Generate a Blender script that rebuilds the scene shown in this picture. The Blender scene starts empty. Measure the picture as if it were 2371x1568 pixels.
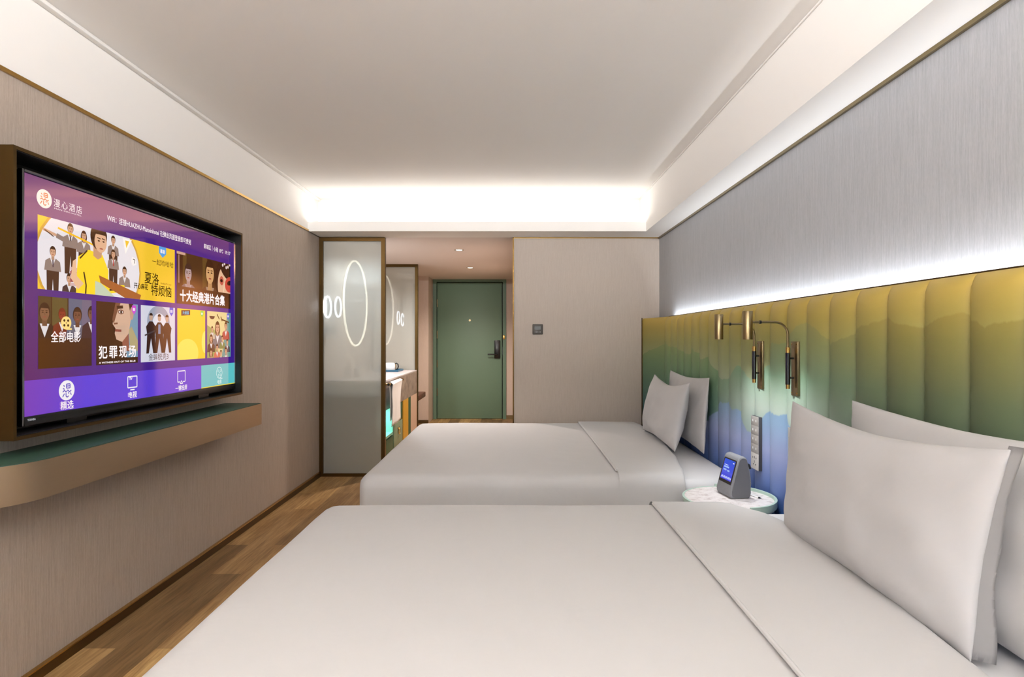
import bpy, bmesh, math, random
from mathutils import Vector, Matrix, noise
random.seed(7)
PI = math.pi
SC = bpy.context.scene
COL = SC.collection

# ------------------------------------------------------------------ camera, world, exposure
F = 1320.0                       # focal length in pixels of a 2371 wide frame
EYE = 1.25
cam_d = bpy.data.cameras.new('camera')
cam = bpy.data.objects.new('camera', cam_d); COL.objects.link(cam)
cam.location = (0, 0, EYE); cam.rotation_euler = (PI/2, 0, 0)
cam_d.sensor_width = 36.0; cam_d.lens = 36.0*F/2371.0
cam_d.shift_x = -1.5/2371.0; cam_d.clip_start = 0.02; cam_d.clip_end = 60
SC.camera = cam
w = bpy.data.worlds.new('world'); SC.world = w; w.use_nodes = True
w.node_tree.nodes['Background'].inputs[0].default_value = (0.75, 0.85, 1.0, 1)
w.node_tree.nodes['Background'].inputs[1].default_value = 0.6
SC.view_settings.view_transform = 'Standard'
SC.view_settings.look = 'None'
SC.view_settings.exposure = 1.15
SC.view_settings.gamma = 1.0
SC.view_settings.use_curve_mapping = False
try:
    SC.cycles.use_denoising = True
    SC.cycles.max_bounces = 10
    SC.cycles.diffuse_bounces = 6
    SC.cycles.transparent_max_bounces = 12
    SC.cycles.sample_clamp_indirect = 6.0
    SC.cycles.caustics_reflective = False
    SC.cycles.caustics_refractive = False
except Exception:
    pass

# room constants (metres); x right, y into the picture, z up
XL, XR = -1.751, 1.330
YB = 5.172                       # back wall of the bedroom
YR = -1.60                       # wall with the window, behind the camera
ZS, ZC = 2.167, 2.500            # soffit and raised ceiling
XF, YLIP = 1.140, 4.870          # right fascia, back cove lip
YH = 8.40                        # end of the hall
HX = 0.012                       # left edge of the partition wall

def kel(t):
    t = t/100.0
    if t <= 66:
        r = 255; g = 99.47*math.log(t)-161.12; b = 0 if t <= 19 else 138.52*math.log(t-10)-305.04
    else:
        r = 329.7*(t-60)**-0.1332; g = 288.12*(t-60)**-0.0755; b = 255
    f = lambda v: (max(0, min(255, v))/255.0)**2.2
    return (f(r), f(g), f(b))

def area(name, loc, rot, sx, sy, power, color=(1, 1, 1), spread=PI, parent=None):
    d = bpy.data.lights.new(name, 'AREA'); d.shape = 'RECTANGLE'; d.size = sx; d.size_y = sy
    d.energy = power; d.color = color; d.spread = spread
    o = bpy.data.objects.new(name, d); COL.objects.link(o); o.location = loc; o.rotation_euler = rot
    if parent: o.parent = parent
    return o
def spot(name, loc, rot, power, color, angle, blend=0.6, size=0.02, parent=None):
    d = bpy.data.lights.new(name, 'SPOT'); d.energy = power; d.color = color
    d.spot_size = math.radians(angle); d.spot_blend = blend; d.shadow_soft_size = size
    o = bpy.data.objects.new(name, d); COL.objects.link(o); o.location = loc; o.rotation_euler = rot
    if parent: o.parent = parent
    return o

# daylight through the wide window behind the camera
area('window_daylight', (0.05, YR-0.16, 1.42), (PI/2, 0, 0), 2.6, 1.75, 10, (0.96, 0.985, 1.0))
# cove strip behind the back lip
area('cove_strip_light', ((XL+XF)/2, 4.96, 2.235), (PI+0.95, 0, 0), XF-XL-0.06, 0.05, 2.9, (1.0, 0.97, 0.93))
# added uplight, unseen behind the camera, to brighten the ceiling
area('added_rear_uplight', ((XL+XF)/2, -1.40, 2.26), (PI-1.30, 0, 0), XF-XL-0.06, 0.08, 136, (0.985, 0.985, 1.0))
# strip behind the top of the headboard
area('headboard_strip_light', (1.312, 2.62, 1.395), (PI, 0, 0), 0.020, 4.1, 8.5, (0.90, 0.945, 1.0))
# bathroom light
spot('bathroom_light', (-1.38, 5.75, 2.155), (0, 0, 0), 40, (0.84, 0.92, 1.0), 160, 0.6, 0.04)

# ------------------------------------------------------------------ materials
def lin(c):
    if isinstance(c, (int, float)): c = (c, c, c)
    return tuple(((v/255.0)/12.92 if v/255.0 <= 0.04045 else ((v/255.0+0.055)/1.055)**2.4) for v in c)
def mat(name, rgb, rough=0.6, metal=0.0, coat=0.0, spec=0.5, emit=None, es=0.0, sheen=0.0):
    m = bpy.data.materials.new(name); m.use_nodes = True
    b = m.node_tree.nodes['Principled BSDF']
    b.inputs['Base Color'].default_value = (*lin(rgb), 1)
    b.inputs['Roughness'].default_value = rough; b.inputs['Metallic'].default_value = metal
    b.inputs['Coat Weight'].default_value = coat; b.inputs['Coat Roughness'].default_value = 0.05
    b.inputs['Specular IOR Level'].default_value = spec
    if sheen:
        b.inputs['Sheen Weight'].default_value = sheen
    if emit is not None:
        b.inputs['Emission Color'].default_value = (*lin(emit), 1); b.inputs['Emission Strength'].default_value = es
    return m
def nd(m, t, **kw):
    n = m.node_tree.nodes.new(t)
    for k, v in kw.items(): setattr(n, k, v)
    return n
def lk(m, a, b): m.node_tree.links.new(a, b)
def bsdf(m): return m.node_tree.nodes['Principled BSDF']
def ramp(m, fac, stops, interp='LINEAR'):
    r = nd(m, 'ShaderNodeValToRGB'); cr = r.color_ramp; cr.interpolation = interp
    while len(cr.elements) < len(stops): cr.elements.new(0.5)
    for e, (p, c) in zip(cr.elements, stops):
        e.position = p; e.color = (*lin(c), 1)
    lk(m, fac, r.inputs['Fac']); return r.outputs['Color']
def mixc(m, fac, a, b, mode='MIX'):
    n = nd(m, 'ShaderNodeMix', data_type='RGBA', blend_type=mode)
    for i, v in ((0, fac), (6, a), (7, b)):
        if hasattr(v, 'links'): lk(m, v, n.inputs[i])
        elif i == 0: n.inputs[0].default_value = v
        else: n.inputs[i].default_value = (*v, 1)
    return n.outputs[2]
def mth(m, op, a, b=None, clamp=False):
    n = nd(m, 'ShaderNodeMath', operation=op, use_clamp=clamp)
    for i, v in ((0, a), (1, b)):
        if v is None: continue
        if hasattr(v, 'links'): lk(m, v, n.inputs[i])
        else: n.inputs[i].default_value = v
    return n.outputs[0]
def coord(m, scale=(1, 1, 1)):
    g = nd(m, 'ShaderNodeNewGeometry'); mp = nd(m, 'ShaderNodeMapping')
    mp.inputs['Scale'].default_value = scale
    lk(m, g.outputs['Position'], mp.inputs['Vector']); return mp.outputs['Vector']
def noise_n(m, vec, scale, detail=3, rough=0.5):
    n = nd(m, 'ShaderNodeTexNoise'); n.inputs['Scale'].default_value = scale
    n.inputs['Detail'].default_value = detail; n.inputs['Roughness'].default_value = rough
    lk(m, vec, n.inputs['Vector']); return n.outputs['Fac']
def bump(m, h, strength=0.2, dist=0.002):
    b = nd(m, 'ShaderNodeBump'); b.inputs['Strength'].default_value = strength
    b.inputs['Distance'].default_value = dist
    lk(m, h, b.inputs['Height']); lk(m, b.outputs['Normal'], bsdf(m).inputs['Normal'])

def wallcloth(name, c0, c1):
    """woven wallcovering: fine vertical silk threads"""
    m = mat(name, c0, 0.62, spec=0.35)
    v = coord(m, (1, 1, 0.035)); f = noise_n(m, v, 210, 3, 0.65)
    v2 = coord(m, (1, 1, 0.10)); f2 = noise_n(m, v2, 620, 2, 0.6)
    s = mth(m, 'ADD', mth(m, 'MULTIPLY', f, 0.6), mth(m, 'MULTIPLY', f2, 0.4))
    lk(m, ramp(m, s, [(0.34, c0), (0.66, c1)]), bsdf(m).inputs['Base Color'])
    bump(m, s, 0.25, 0.0012)
    return m
M = {}
M['cloth_left'] = wallcloth('beige_wallcloth', (166, 152, 139), (188, 174, 161))
M['cloth_right'] = wallcloth('grey_wallcloth', (164, 166, 170), (186, 188, 192))
M['cloth_back'] = wallcloth('sand_wallcloth', (186, 174, 162), (198, 187, 176))
M['cloth_hall'] = wallcloth('rose_wallcloth', (198, 180, 166), (210, 192, 178))
M['paint'] = mat('white_paint', (241, 238, 234), 0.8, spec=0.2)
M['paint_hall'] = mat('hall_ceiling_paint', (226, 216, 211), 0.8, spec=0.2)
M['bronze'] = mat('brushed_bronze', (92, 71, 40), 0.38, 1.0)
M['brass'] = mat('polished_brass', (205, 165, 95), 0.2, 1.0)
M['brassd'] = mat('aged_brass', (142, 126, 94), 0.30, 1.0)
M['champ'] = mat('champagne_metal', (176, 152, 124), 0.36, 1.0)
def brushed(m, sc=(1, 1, 40), k=6):
    f = noise_n(m, coord(m, sc), k, 3)
    r = nd(m, 'ShaderNodeMapRange'); lk(m, f, r.inputs[0]); r.inputs[3].default_value = 0.28; r.inputs[4].default_value = 0.44
    lk(m, r.outputs[0], bsdf(m).inputs['Roughness'])
brushed(M['champ']); brushed(M['bronze'], (1, 1, 12), 9)
M['black'] = mat('black_lacquer', (10, 10, 11), 0.3)
M['blackm'] = mat('black_plastic', (20, 20, 21), 0.45)
M['rodblk'] = mat('black_enamel', (12, 12, 14), 0.08, spec=0.8)
M['bezel'] = mat('chrome_bezel', (120, 122, 126), 0.12, 1.0)
M['green'] = mat('green_lacquer', (50, 80, 66), 0.5)
M['doorg'] = mat('sage_green_paint', (106, 134, 112), 0.5)
M['doorf'] = mat('sage_green_frame', (96, 124, 104), 0.5)
M['dark'] = mat('dark_gap', (28, 26, 22), 0.8)
M['sheet'] = mat('white_cotton', (206, 205, 206), 0.75, spec=0.15, sheen=0.15)
M['duvet'] = mat('white_sateen', (193, 191, 190), 0.7, spec=0.15, sheen=0.2)
M['pillow'] = mat('white_pillow_cotton', (190, 188, 188), 0.75, spec=0.15, sheen=0.15)
for k in ('sheet', 'duvet', 'pillow'):
    m = M[k]; f = noise_n(m, coord(m), 5.5, 4, 0.55); f2 = noise_n(m, coord(m), 900, 1)
    bump(m, mth(m, 'ADD', f, mth(m, 'MULTIPLY', f2, 0.012)), 0.35, 0.012)
M['base'] = mat('grey_bed_base', (150, 146, 142), 0.85)
M['mint'] = mat('mint_lacquer', (176, 200, 186), 0.35)
M['teal'] = mat('dark_teal_lacquer', (38, 84, 84), 0.4)
M['mintlit'] = mat('aqua_lacquer', (150, 214, 200), 0.5)
M['dgreen'] = mat('forest_green_lacquer', (48, 84, 58), 0.45)
M['sage'] = mat('grey_green_lacquer', (122, 138, 112), 0.45)
M['yellow'] = mat('ochre_lacquer', (196, 148, 40), 0.45)
M['blush'] = mat('blush_lacquer', (198, 170, 150), 0.5)
M['stone'] = mat('taupe_stone', (140, 124, 114), 0.35)
f = noise_n(M['stone'], coord(M['stone'], (1, 1, 2)), 7, 6, 0.6)
lk(M['stone'], ramp(M['stone'], f, [(0.35, (118, 103, 95)), (0.65, (156, 139, 128))]), bsdf(M['stone']).inputs['Base Color'])
M['stonet'] = mat('pale_stone_top', (196, 188, 188), 0.25)
M['marble'] = mat('pale_marble', (228, 220, 218), 0.3)
_m = M['marble']; f = noise_n(_m, coord(_m, (1, 1.6, 1)), 26, 8, 0.7)
lk(_m, ramp(_m, f, [(0.36, (176, 160, 156)), (0.46, (220, 212, 210)), (0.7, (236, 231, 230))]), bsdf(_m).inputs['Base Color'])
M['greyfab'] = mat('grey_speaker_cloth', (118, 119, 124), 0.9)
_m = M['greyfab']; f = noise_n(_m, coord(_m), 1500, 1); lk(_m, ramp(_m, f, [(0.3, (84, 85, 90)), (0.7, (150, 151, 156))]), bsdf(_m).inputs['Base Color'])
M['greypl'] = mat('grey_plastic', (92, 92, 96), 0.55)
M['panel'] = mat('silver_switch_plastic', (176, 172, 168), 0.4, 0.3)
M['panelc'] = mat('champagne_socket_plastic', (206, 202, 198), 0.4, 0.2)
M['panelk'] = mat('dark_panel_housing', (58, 58, 62), 0.5)
M['mark'] = mat('white_print', (240, 240, 240), 0.6)
M['taupeplastic'] = mat('taupe_thermostat_plastic', (74, 69, 62), 0.45)
M['taupelcd'] = mat('dim_thermostat_display', (58, 60, 52), 0.25)
M['towel'] = mat('white_terry', (236, 232, 230), 0.95, sheen=0.4)
_m = M['towel']; bump(_m, noise_n(_m, coord(_m), 400, 2), 0.6, 0.004)
M['porcelain'] = mat('white_porcelain', (240, 238, 236), 0.15)
M['blue'] = mat('blue_tray_lacquer', (36, 88, 116), 0.35)
M['brown'] = mat('dark_brown_leather', (88, 56, 42), 0.5)
M['amber'] = mat('milky_bottle', (150, 146, 140), 0.3)
M['mirror'] = mat('silvered_mirror', (225, 230, 235), 0.03, 1.0)
M['chrome'] = mat('chrome', (190, 195, 200), 0.12, 1.0)
M['ring_warm'] = mat('warm_ring_diffuser', (255, 248, 230), 0.5, emit=(255, 246, 225), es=2.0)
M['ring_cool'] = mat('cool_ring_diffuser', (255, 255, 255), 0.5, emit=(235, 244, 255), es=4)
M['aqua_led'] = mat('aqua_led_diffuser', (220, 255, 245), 0.5, emit=(190, 255, 235), es=1.5)
M['down'] = mat('downlight_diffuser', (255, 250, 240), 0.5, emit=(255, 240, 220), es=3)
M['led'] = mat('strip_diffuser', (255, 255, 255), 0.5, emit=(240, 246, 255), es=3)
M['wood'] = mat('hanger_wood', (120, 84, 56), 0.5)
M['curtain'] = mat('beige_curtain', (176, 164, 150), 0.9)
M['windowframe'] = mat('dark_window_frame', (52, 48, 44), 0.4)
M['oakbase'] = mat('bronze_baseboard', (96, 74, 40), 0.4, 0.9)

# oak floor, planks along y
fm = mat('oak_planks', (150, 116, 76), 0.42, spec=0.4); M['floor'] = fm
g = nd(fm, 'ShaderNodeNewGeometry'); sp = nd(fm, 'ShaderNodeSeparateXYZ'); lk(fm, g.outputs['Position'], sp.inputs[0])
cb = nd(fm, 'ShaderNodeCombineXYZ'); lk(fm, sp.outputs['Y'], cb.inputs['X']); lk(fm, sp.outputs['X'], cb.inputs['Y'])
br = nd(fm, 'ShaderNodeTexBrick'); br.offset = 0.37; br.offset_frequency = 2
br.inputs['Scale'].default_value = 1.0; br.inputs['Brick Width'].default_value = 1.15; br.inputs['Row Height'].default_value = 0.16
br.inputs['Mortar Size'].default_value = 0.0011; br.inputs['Color1'].default_value = (0, 0, 0, 1); br.inputs['Color2'].default_value = (1, 1, 1, 1)
br.inputs['Mortar'].default_value = (0.0, 0.0, 0.0, 1); br.inputs['Bias'].default_value = 0.0
lk(fm, cb.outputs[0], br.inputs['Vector'])
plank = ramp(fm, br.outputs['Color'], [(0.0, (132, 104, 68)), (0.3, (174, 140, 94)), (0.6, (208, 172, 116)), (1.0, (150, 121, 84))])
gv = coord(fm, (14, 0.9, 1)); gf = noise_n(fm, gv, 6, 6, 0.62)
gcol = ramp(fm, gf, [(0.3, (196, 184, 170)), (0.6, (255, 255, 255))])
wv = coord(fm, (5, 0.5, 1)); wf = noise_n(fm, wv, 3, 2)
wcol = ramp(fm, wf, [(0.35, (214, 204, 192)), (0.65, (255, 255, 255))])
c = mixc(fm, 1.0, mixc(fm, 1.0, plank, gcol, 'MULTIPLY'), wcol, 'MULTIPLY')
lk(fm, c, bsdf(fm).inputs['Base Color']); bump(fm, gf, 0.15, 0.001)

# headboard cloth: printed misty mountains, mustard at the top to lavender blue below
HB = 1.275
def hpt(px, py):
    y = F*HB/(px-1187.0); return (y, EYE-(py-784.0)*y/F)
ridgeA = [hpt(*p) for p in [(1488,826),(1506,828),(1520,813),(1539.5,798),(1545,788),(1554,804),(1571,803),(1586,814),(1601,821),
    (1606,804),(1621,818),(1631,833),(1644,824),(1656,846),(1669,866),(1679,879),(1695,879),(1705,859),(1715,847.5),(1728.5,856),
    (1740,872),(1753,879),(1772,859),(1785,842),(1796,793),(1825,796),(1848,766),(1874,745),(1898,756),(1930,800),(1985,770),
    (2060,735),(2140,760),(2230,722),(2300,760),(2371,740)]]
ridgeB = [hpt(*p) for p in [(1488,960),(1540,945),(1600,965),(1640,975),(1665.5,952),(1675.5,930),(1684,935),(1695,932),(1705,945),
    (1722,955),(1732,985),(1740,998),(1753,995),(1772,972),(1785,949),(1805,959),(1828,962),(1840,985),(1900,1060),(1990,1040),
    (2100,1110),(2371,1180)]]
hm = mat('mountain_print_cloth', (180, 150, 70), 0.5, spec=0.35); M['headboard'] = hm
g = nd(hm, 'ShaderNodeNewGeometry'); sp = nd(hm, 'ShaderNodeSeparateXYZ'); lk(hm, g.outputs['Position'], sp.inputs[0])
Yc, Zc = sp.outputs['Y'], sp.outputs['Z']
def fcurve(m, val, pts, y0=1.0, y1=5.8, z0=0.0, z1=1.6):
    n = nd(m, 'ShaderNodeFloatCurve'); cv = n.mapping.curves[0]
    P = sorted([((y-y0)/(y1-y0), (z-z0)/(z1-z0)) for y, z in pts])
    cv.points[0].location = (0, P[0][1]); cv.points[1].location = (1, P[-1][1])
    for x, z in P: cv.points.new(x, z)
    for p in cv.points: p.handle_type = 'VECTOR'
    n.mapping.update()
    t = mth(m, 'DIVIDE', mth(m, 'SUBTRACT', val, y0), y1-y0)
    lk(m, t, n.inputs['Value']); return mth(m, 'MULTIPLY', n.outputs[0], z1-z0)
yv = nd(hm, 'ShaderNodeCombineXYZ'); lk(hm, Yc, yv.inputs['X'])
jag = mth(hm, 'MULTIPLY', mth(hm, 'SUBTRACT', noise_n(hm, yv.outputs[0], 9, 5, 0.62), 0.5), 0.07)
hA, hB = mth(hm, 'ADD', fcurve(hm, Yc, ridgeA), jag), mth(hm, 'ADD', fcurve(hm, Yc, ridgeB), jag)
def below(h, soft=0.006):
    return mth(hm, 'ADD', mth(hm, 'DIVIDE', mth(hm, 'SUBTRACT', h, Zc), soft), 0.5, clamp=True)
zn = mth(hm, 'DIVIDE', Zc, 1.45)
sky = ramp(hm, zn, [(0.52, (156, 174, 162)), (0.66, (150, 164, 142)), (0.76, (144, 152, 112)), (0.84, (146, 146, 90)), (0.915, (164, 149, 78)), (1.0, (194, 165, 80))])
midg = ramp(hm, zn, [(0.42, (128, 154, 156)), (0.62, (166, 180, 168)), (0.74, (126, 156, 130)), (0.84, (134, 146, 100)), (0.97, (160, 148, 80))])
farg = ramp(hm, zn, [(0.42, (78, 116, 120)), (0.60, (90, 124, 104)), (0.72, (110, 138, 100)), (0.84, (132, 146, 90)), (0.97, (150, 146, 82))])
yfar = nd(hm, 'ShaderNodeMapRange'); lk(hm, Yc, yfar.inputs[0]); yfar.inputs[1].default_value = 3.0; yfar.inputs[2].default_value = 3.6
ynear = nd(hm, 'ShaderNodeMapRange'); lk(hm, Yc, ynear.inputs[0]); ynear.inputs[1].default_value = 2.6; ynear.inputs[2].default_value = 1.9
neag_dimmed = ramp(hm, zn, [(0.42, (60, 86, 80)), (0.62, (76, 96, 80)), (0.74, (94, 106, 76)), (0.86, (130, 124, 68)), (0.97, (172, 148, 70))])  # near end of the print, its colours darkened to imitate light falling off
gA = mixc(hm, ynear.outputs[0], mixc(hm, yfar.outputs[0], midg, farg), neag_dimmed)
blu = ramp(hm, zn, [(0.30, (50, 86, 146)), (0.38, (100, 120, 174)), (0.48, (146, 156, 194)), (0.58, (128, 154, 182)), (0.70, (108, 142, 164)), (0.8, (96, 132, 146))])
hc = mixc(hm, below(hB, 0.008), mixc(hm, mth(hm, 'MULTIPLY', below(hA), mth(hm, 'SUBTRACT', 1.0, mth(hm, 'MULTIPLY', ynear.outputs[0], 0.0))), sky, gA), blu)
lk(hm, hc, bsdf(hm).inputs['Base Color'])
bump(hm, noise_n(hm, coord(hm), 700, 2), 0.12, 0.001)

# milky glass
gm = bpy.data.materials.new('milky_glass'); gm.use_nodes = True; nt = gm.node_tree; nt.nodes.clear(); M['glass'] = gm
out = nd(gm, 'ShaderNodeOutputMaterial'); tr = nd(gm, 'ShaderNodeBsdfTransparent'); tr.inputs[0].default_value = (0.96, 0.99, 0.97, 1)
df = nd(gm, 'ShaderNodeBsdfDiffuse'); df.inputs[0].default_value = (*lin((236, 236, 226)), 1)
tl = nd(gm, 'ShaderNodeBsdfTranslucent'); tl.inputs[0].default_value = (*lin((240, 242, 238)), 1)
gl = nd(gm, 'ShaderNodeBsdfGlossy'); gl.inputs['Roughness'].default_value = 0.02
m1 = nd(gm, 'ShaderNodeMixShader'); m1.inputs[0].default_value = 0.45; lk(gm, df.outputs[0], m1.inputs[1]); lk(gm, tl.outputs[0], m1.inputs[2])
m2 = nd(gm, 'ShaderNodeMixShader'); m2.inputs[0].default_value = 0.66; lk(gm, tr.outputs[0], m2.inputs[1]); lk(gm, m1.outputs[0], m2.inputs[2])
fr = nd(gm, 'ShaderNodeFresnel'); fr.inputs['IOR'].default_value = 1.7
m3 = nd(gm, 'ShaderNodeMixShader'); lk(gm, fr.outputs[0], m3.inputs[0]); lk(gm, m2.outputs[0], m3.inputs[1]); lk(gm, gl.outputs[0], m3.inputs[2])
lk(gm, m3.outputs[0], out.inputs[0])
# clear window glass
cg = bpy.data.materials.new('window_glass'); cg.use_nodes = True; cg.node_tree.nodes.clear(); M['clear'] = cg
out = nd(cg, 'ShaderNodeOutputMaterial'); tr = nd(cg, 'ShaderNodeBsdfTransparent'); gl = nd(cg, 'ShaderNodeBsdfGlossy'); gl.inputs['Roughness'].default_value = 0.01
mx = nd(cg, 'ShaderNodeMixShader'); mx.inputs[0].default_value = 0.05; lk(cg, tr.outputs[0], mx.inputs[1]); lk(cg, gl.outputs[0], mx.inputs[2]); lk(cg, mx.outputs[0], out.inputs[0])

# lit screens: picture stored as a colour attribute, under glossy coated glass with a warm sheen
def screen_mat(name, strength, tint, gfac):
    m = bpy.data.materials.new(name); m.use_nodes = True; m.node_tree.nodes.clear()
    out = nd(m, 'ShaderNodeOutputMaterial'); at = nd(m, 'ShaderNodeAttribute'); at.attribute_name = 'Col'
    em = nd(m, 'ShaderNodeEmission'); em.inputs[1].default_value = strength; lk(m, at.outputs['Color'], em.inputs[0])
    gl = nd(m, 'ShaderNodeBsdfGlossy'); gl.inputs['Roughness'].default_value = 0.06
    gl.inputs[0].default_value = (*[v*gfac for v in tint], 1)
    ad = nd(m, 'ShaderNodeAddShader'); lk(m, em.outputs[0], ad.inputs[0]); lk(m, gl.outputs[0], ad.inputs[1]); lk(m, ad.outputs[0], out.inputs[0])
    return m
M['screen'] = screen_mat('television_picture', 0.45, (1.0, 0.50, 0.22), 0.20)
M['lcd'] = screen_mat('small_display_picture', 0.5, (1, 1, 1), 0.05)

# ------------------------------------------------------------------ mesh helpers
def bm_box(bm, x0, x1, y0, y1, z0, z1, bev=0.0, mi=0, seg=2):
    r = bmesh.ops.create_cube(bm, size=1.0)
    vs = r['verts']
    for v in vs:
        v.co = Vector(((x0+x1)/2+v.co.x*(x1-x0), (y0+y1)/2+v.co.y*(y1-y0), (z0+z1)/2+v.co.z*(z1-z0)))
    fs = set(f for v in vs for f in v.link_faces)
    for f in fs: f.material_index = mi
    if bev > 0:
        es = list(set(e for v in vs for e in v.link_edges))
        rr = bmesh.ops.bevel(bm, geom=es, offset=bev, segments=seg, profile=0.5, affect='EDGES')
        for f in rr['faces']: f.material_index = mi
def bm_tube(bm, pts, r, seg=12, cap=True, mi=0):
    pts = [Vector(p) for p in pts]; rings = []; n = len(pts)
    rad = r if isinstance(r, (list, tuple)) else [r]*n
    t0 = (pts[1]-pts[0]).normalized()
    ref = Vector((0, 0, 1)) if abs(t0.z) < 0.9 else Vector((1, 0, 0))
    nrm = t0.cross(ref).normalized()
    for i, p in enumerate(pts):
        if i == 0: t = t0
        elif i == n-1: t = (pts[i]-pts[i-1]).normalized()
        else: t = ((pts[i+1]-pts[i]).normalized()+(pts[i]-pts[i-1]).normalized()).normalized()
        nrm = (nrm - t*nrm.dot(t)).normalized(); b = t.cross(nrm)
        rings.append([bm.verts.new(p+(nrm*math.cos(2*PI*k/seg)+b*math.sin(2*PI*k/seg))*rad[i]) for k in range(seg)])
    for a, b in zip(rings, rings[1:]):
        for k in range(seg):
            f = bm.faces.new((a[k], a[(k+1) % seg], b[(k+1) % seg], b[k])); f.material_index = mi
    if cap:
        f = bm.faces.new(list(reversed(rings[0]))); f.material_index = mi
        f = bm.faces.new(rings[-1]); f.material_index = mi
def bm_lathe(bm, prof, seg=48, c=(0, 0), mi=0):
    rings = []
    for r, z in prof:
        if r < 1e-6: rings.append([bm.verts.new((c[0], c[1], z))])
        else: rings.append([bm.verts.new((c[0]+r*math.cos(2*PI*k/seg), c[1]+r*math.sin(2*PI*k/seg), z)) for k in range(seg)])
    for a, b in zip(rings, rings[1:]):
        for k in range(seg):
            q = []
            for v in (a[k % len(a)], a[(k+1) % len(a)], b[(k+1) % len(b)], b[k % len(b)]):
                if v not in q: q.append(v)
            if len(q) >= 3:
                f = bm.faces.new(q); f.material_index = mi
def bm_prism(bm, pts, axis, a, b, mi=0):
    """extrude a 2D outline along an axis between a and b"""
    def P(u, v, w):
        return {'x': (w, u, v), 'y': (u, w, v), 'z': (u, v, w)}[axis]
    A = [bm.verts.new(P(u, v, a)) for u, v in pts]; B = [bm.verts.new(P(u, v, b)) for u, v in pts]
    fs = [bm.faces.new(A), bm.faces.new(list(reversed(B)))]
    for i in range(len(pts)):
        j = (i+1) % len(pts); fs.append(bm.faces.new((A[j], A[i], B[i], B[j])))
    for f in fs: f.material_index = mi
def ring_y(bm, cx, cy, cz, R, r, axis='x', seg=64, s2=10, mi=0):
    vs = []
    for i in range(seg):
        a = 2*PI*i/seg; row = []
        for j in range(s2):
            b = 2*PI*j/s2; rr = R+r*math.cos(b); h = r*math.sin(b)
            if axis == 'x': p = (cx+h, cy+rr*math.cos(a), cz+rr*math.sin(a))
            elif axis == 'y': p = (cx+rr*math.cos(a), cy+h, cz+rr*math.sin(a))
            else: p = (cx+rr*math.cos(a), cy+rr*math.sin(a), cz+h)
            row.append(bm.verts.new(p))
        vs.append(row)
    for i in range(seg):
        for j in range(s2):
            f = bm.faces.new((vs[i][j], vs[(i+1) % seg][j], vs[(i+1) % seg][(j+1) % s2], vs[i][(j+1) % s2])); f.material_index = mi
def obj(name, bm, mats, parent=None, smooth=40, origin=None):
    bmesh.ops.recalc_face_normals(bm, faces=bm.faces[:])
    me = bpy.data.meshes.new(name); bm.to_mesh(me); bm.free()
    if not isinstance(mats, (list, tuple)): mats = [mats]
    for m in mats: me.materials.append(m)
    if smooth:
        me.shade_smooth()
        try: me.set_sharp_from_angle(angle=math.radians(smooth))
        except Exception: pass
    o = bpy.data.objects.new(name, me); COL.objects.link(o)
    base = Vector(parent.location) if parent is not None and parent.parent is None else Vector((0, 0, 0))
    if parent is not None:
        o.parent = parent
        base = WORLD[parent.name]
    else:
        base = Vector((0, 0, 0))
    org = Vector(origin) if origin is not None else base.copy()
    me.transform(Matrix.Translation(-org))
    o.location = org-base
    WORLD[o.name] = org
    return o
WORLD = {}
def thing(name, label, cat, loc=(0, 0, 0), group=None):
    o = bpy.data.objects.new(name, None); COL.objects.link(o); o.location = loc; o.empty_display_size = 0.05
    WORLD[o.name] = Vector(loc)
    o['label'] = label; o['category'] = cat
    if group: o['group'] = group
    return o
def tag(o, label, cat, group=None):
    o['label'] = label; o['category'] = cat
    if group: o['group'] = group
    return o
def struct(o): o['kind'] = 'structure'; return o
def box(name, dims, m, parent=None, bev=0.0, smooth=40, origin=None):
    bm = bmesh.new(); bm_box(bm, *dims, bev=bev); return obj(name, bm, m, parent, smooth, origin)
def dup_tree(o, loc, label, group=None):
    r = o.copy(); COL.objects.link(r); r.location = loc; r['label'] = label
    if group: r['group'] = group
    def rec(src, dst):
        for ch in list(src.children):
            c = ch.copy(); COL.objects.link(c); c.parent = dst; rec(ch, c)
    rec(o, r); return r

# text as a flat mesh lying in the y-z plane (read from +x), x-z plane (read from -y) or any frame
def text_bm(s, size, ax='CENTER', bold=0.0, spacing=1.0, sx=1.0):
    cu = bpy.data.curves.new('t', 'FONT'); cu.body = s; cu.size = size; cu.align_x = ax; cu.align_y = 'CENTER'
    cu.space_character = spacing; cu.resolution_u = 3
    to = bpy.data.objects.new('t', cu); COL.objects.link(to)
    dg = bpy.context.evaluated_depsgraph_get(); dg.update()
    me = bpy.data.meshes.new_from_object(to.evaluated_get(dg))
    bpy.data.objects.remove(to); bpy.data.curves.remove(cu)
    bm = bmesh.new(); bm.from_mesh(me); bpy.data.meshes.remove(me)
    for v in bm.verts: v.co.x *= sx
    if bold > 0:                       # heavier weight: the same glyphs laid again a hair to each side
        src = bm.faces[:]
        for dx, dy in ((bold, 0), (-bold, 0), (0, bold), (0, -bold)):
            g_ = bmesh.ops.duplicate(bm, geom=src)
            for v in [e for e in g_['geom'] if isinstance(e, bmesh.types.BMVert)]: v.co.x += dx; v.co.y += dy
    return bm

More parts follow.
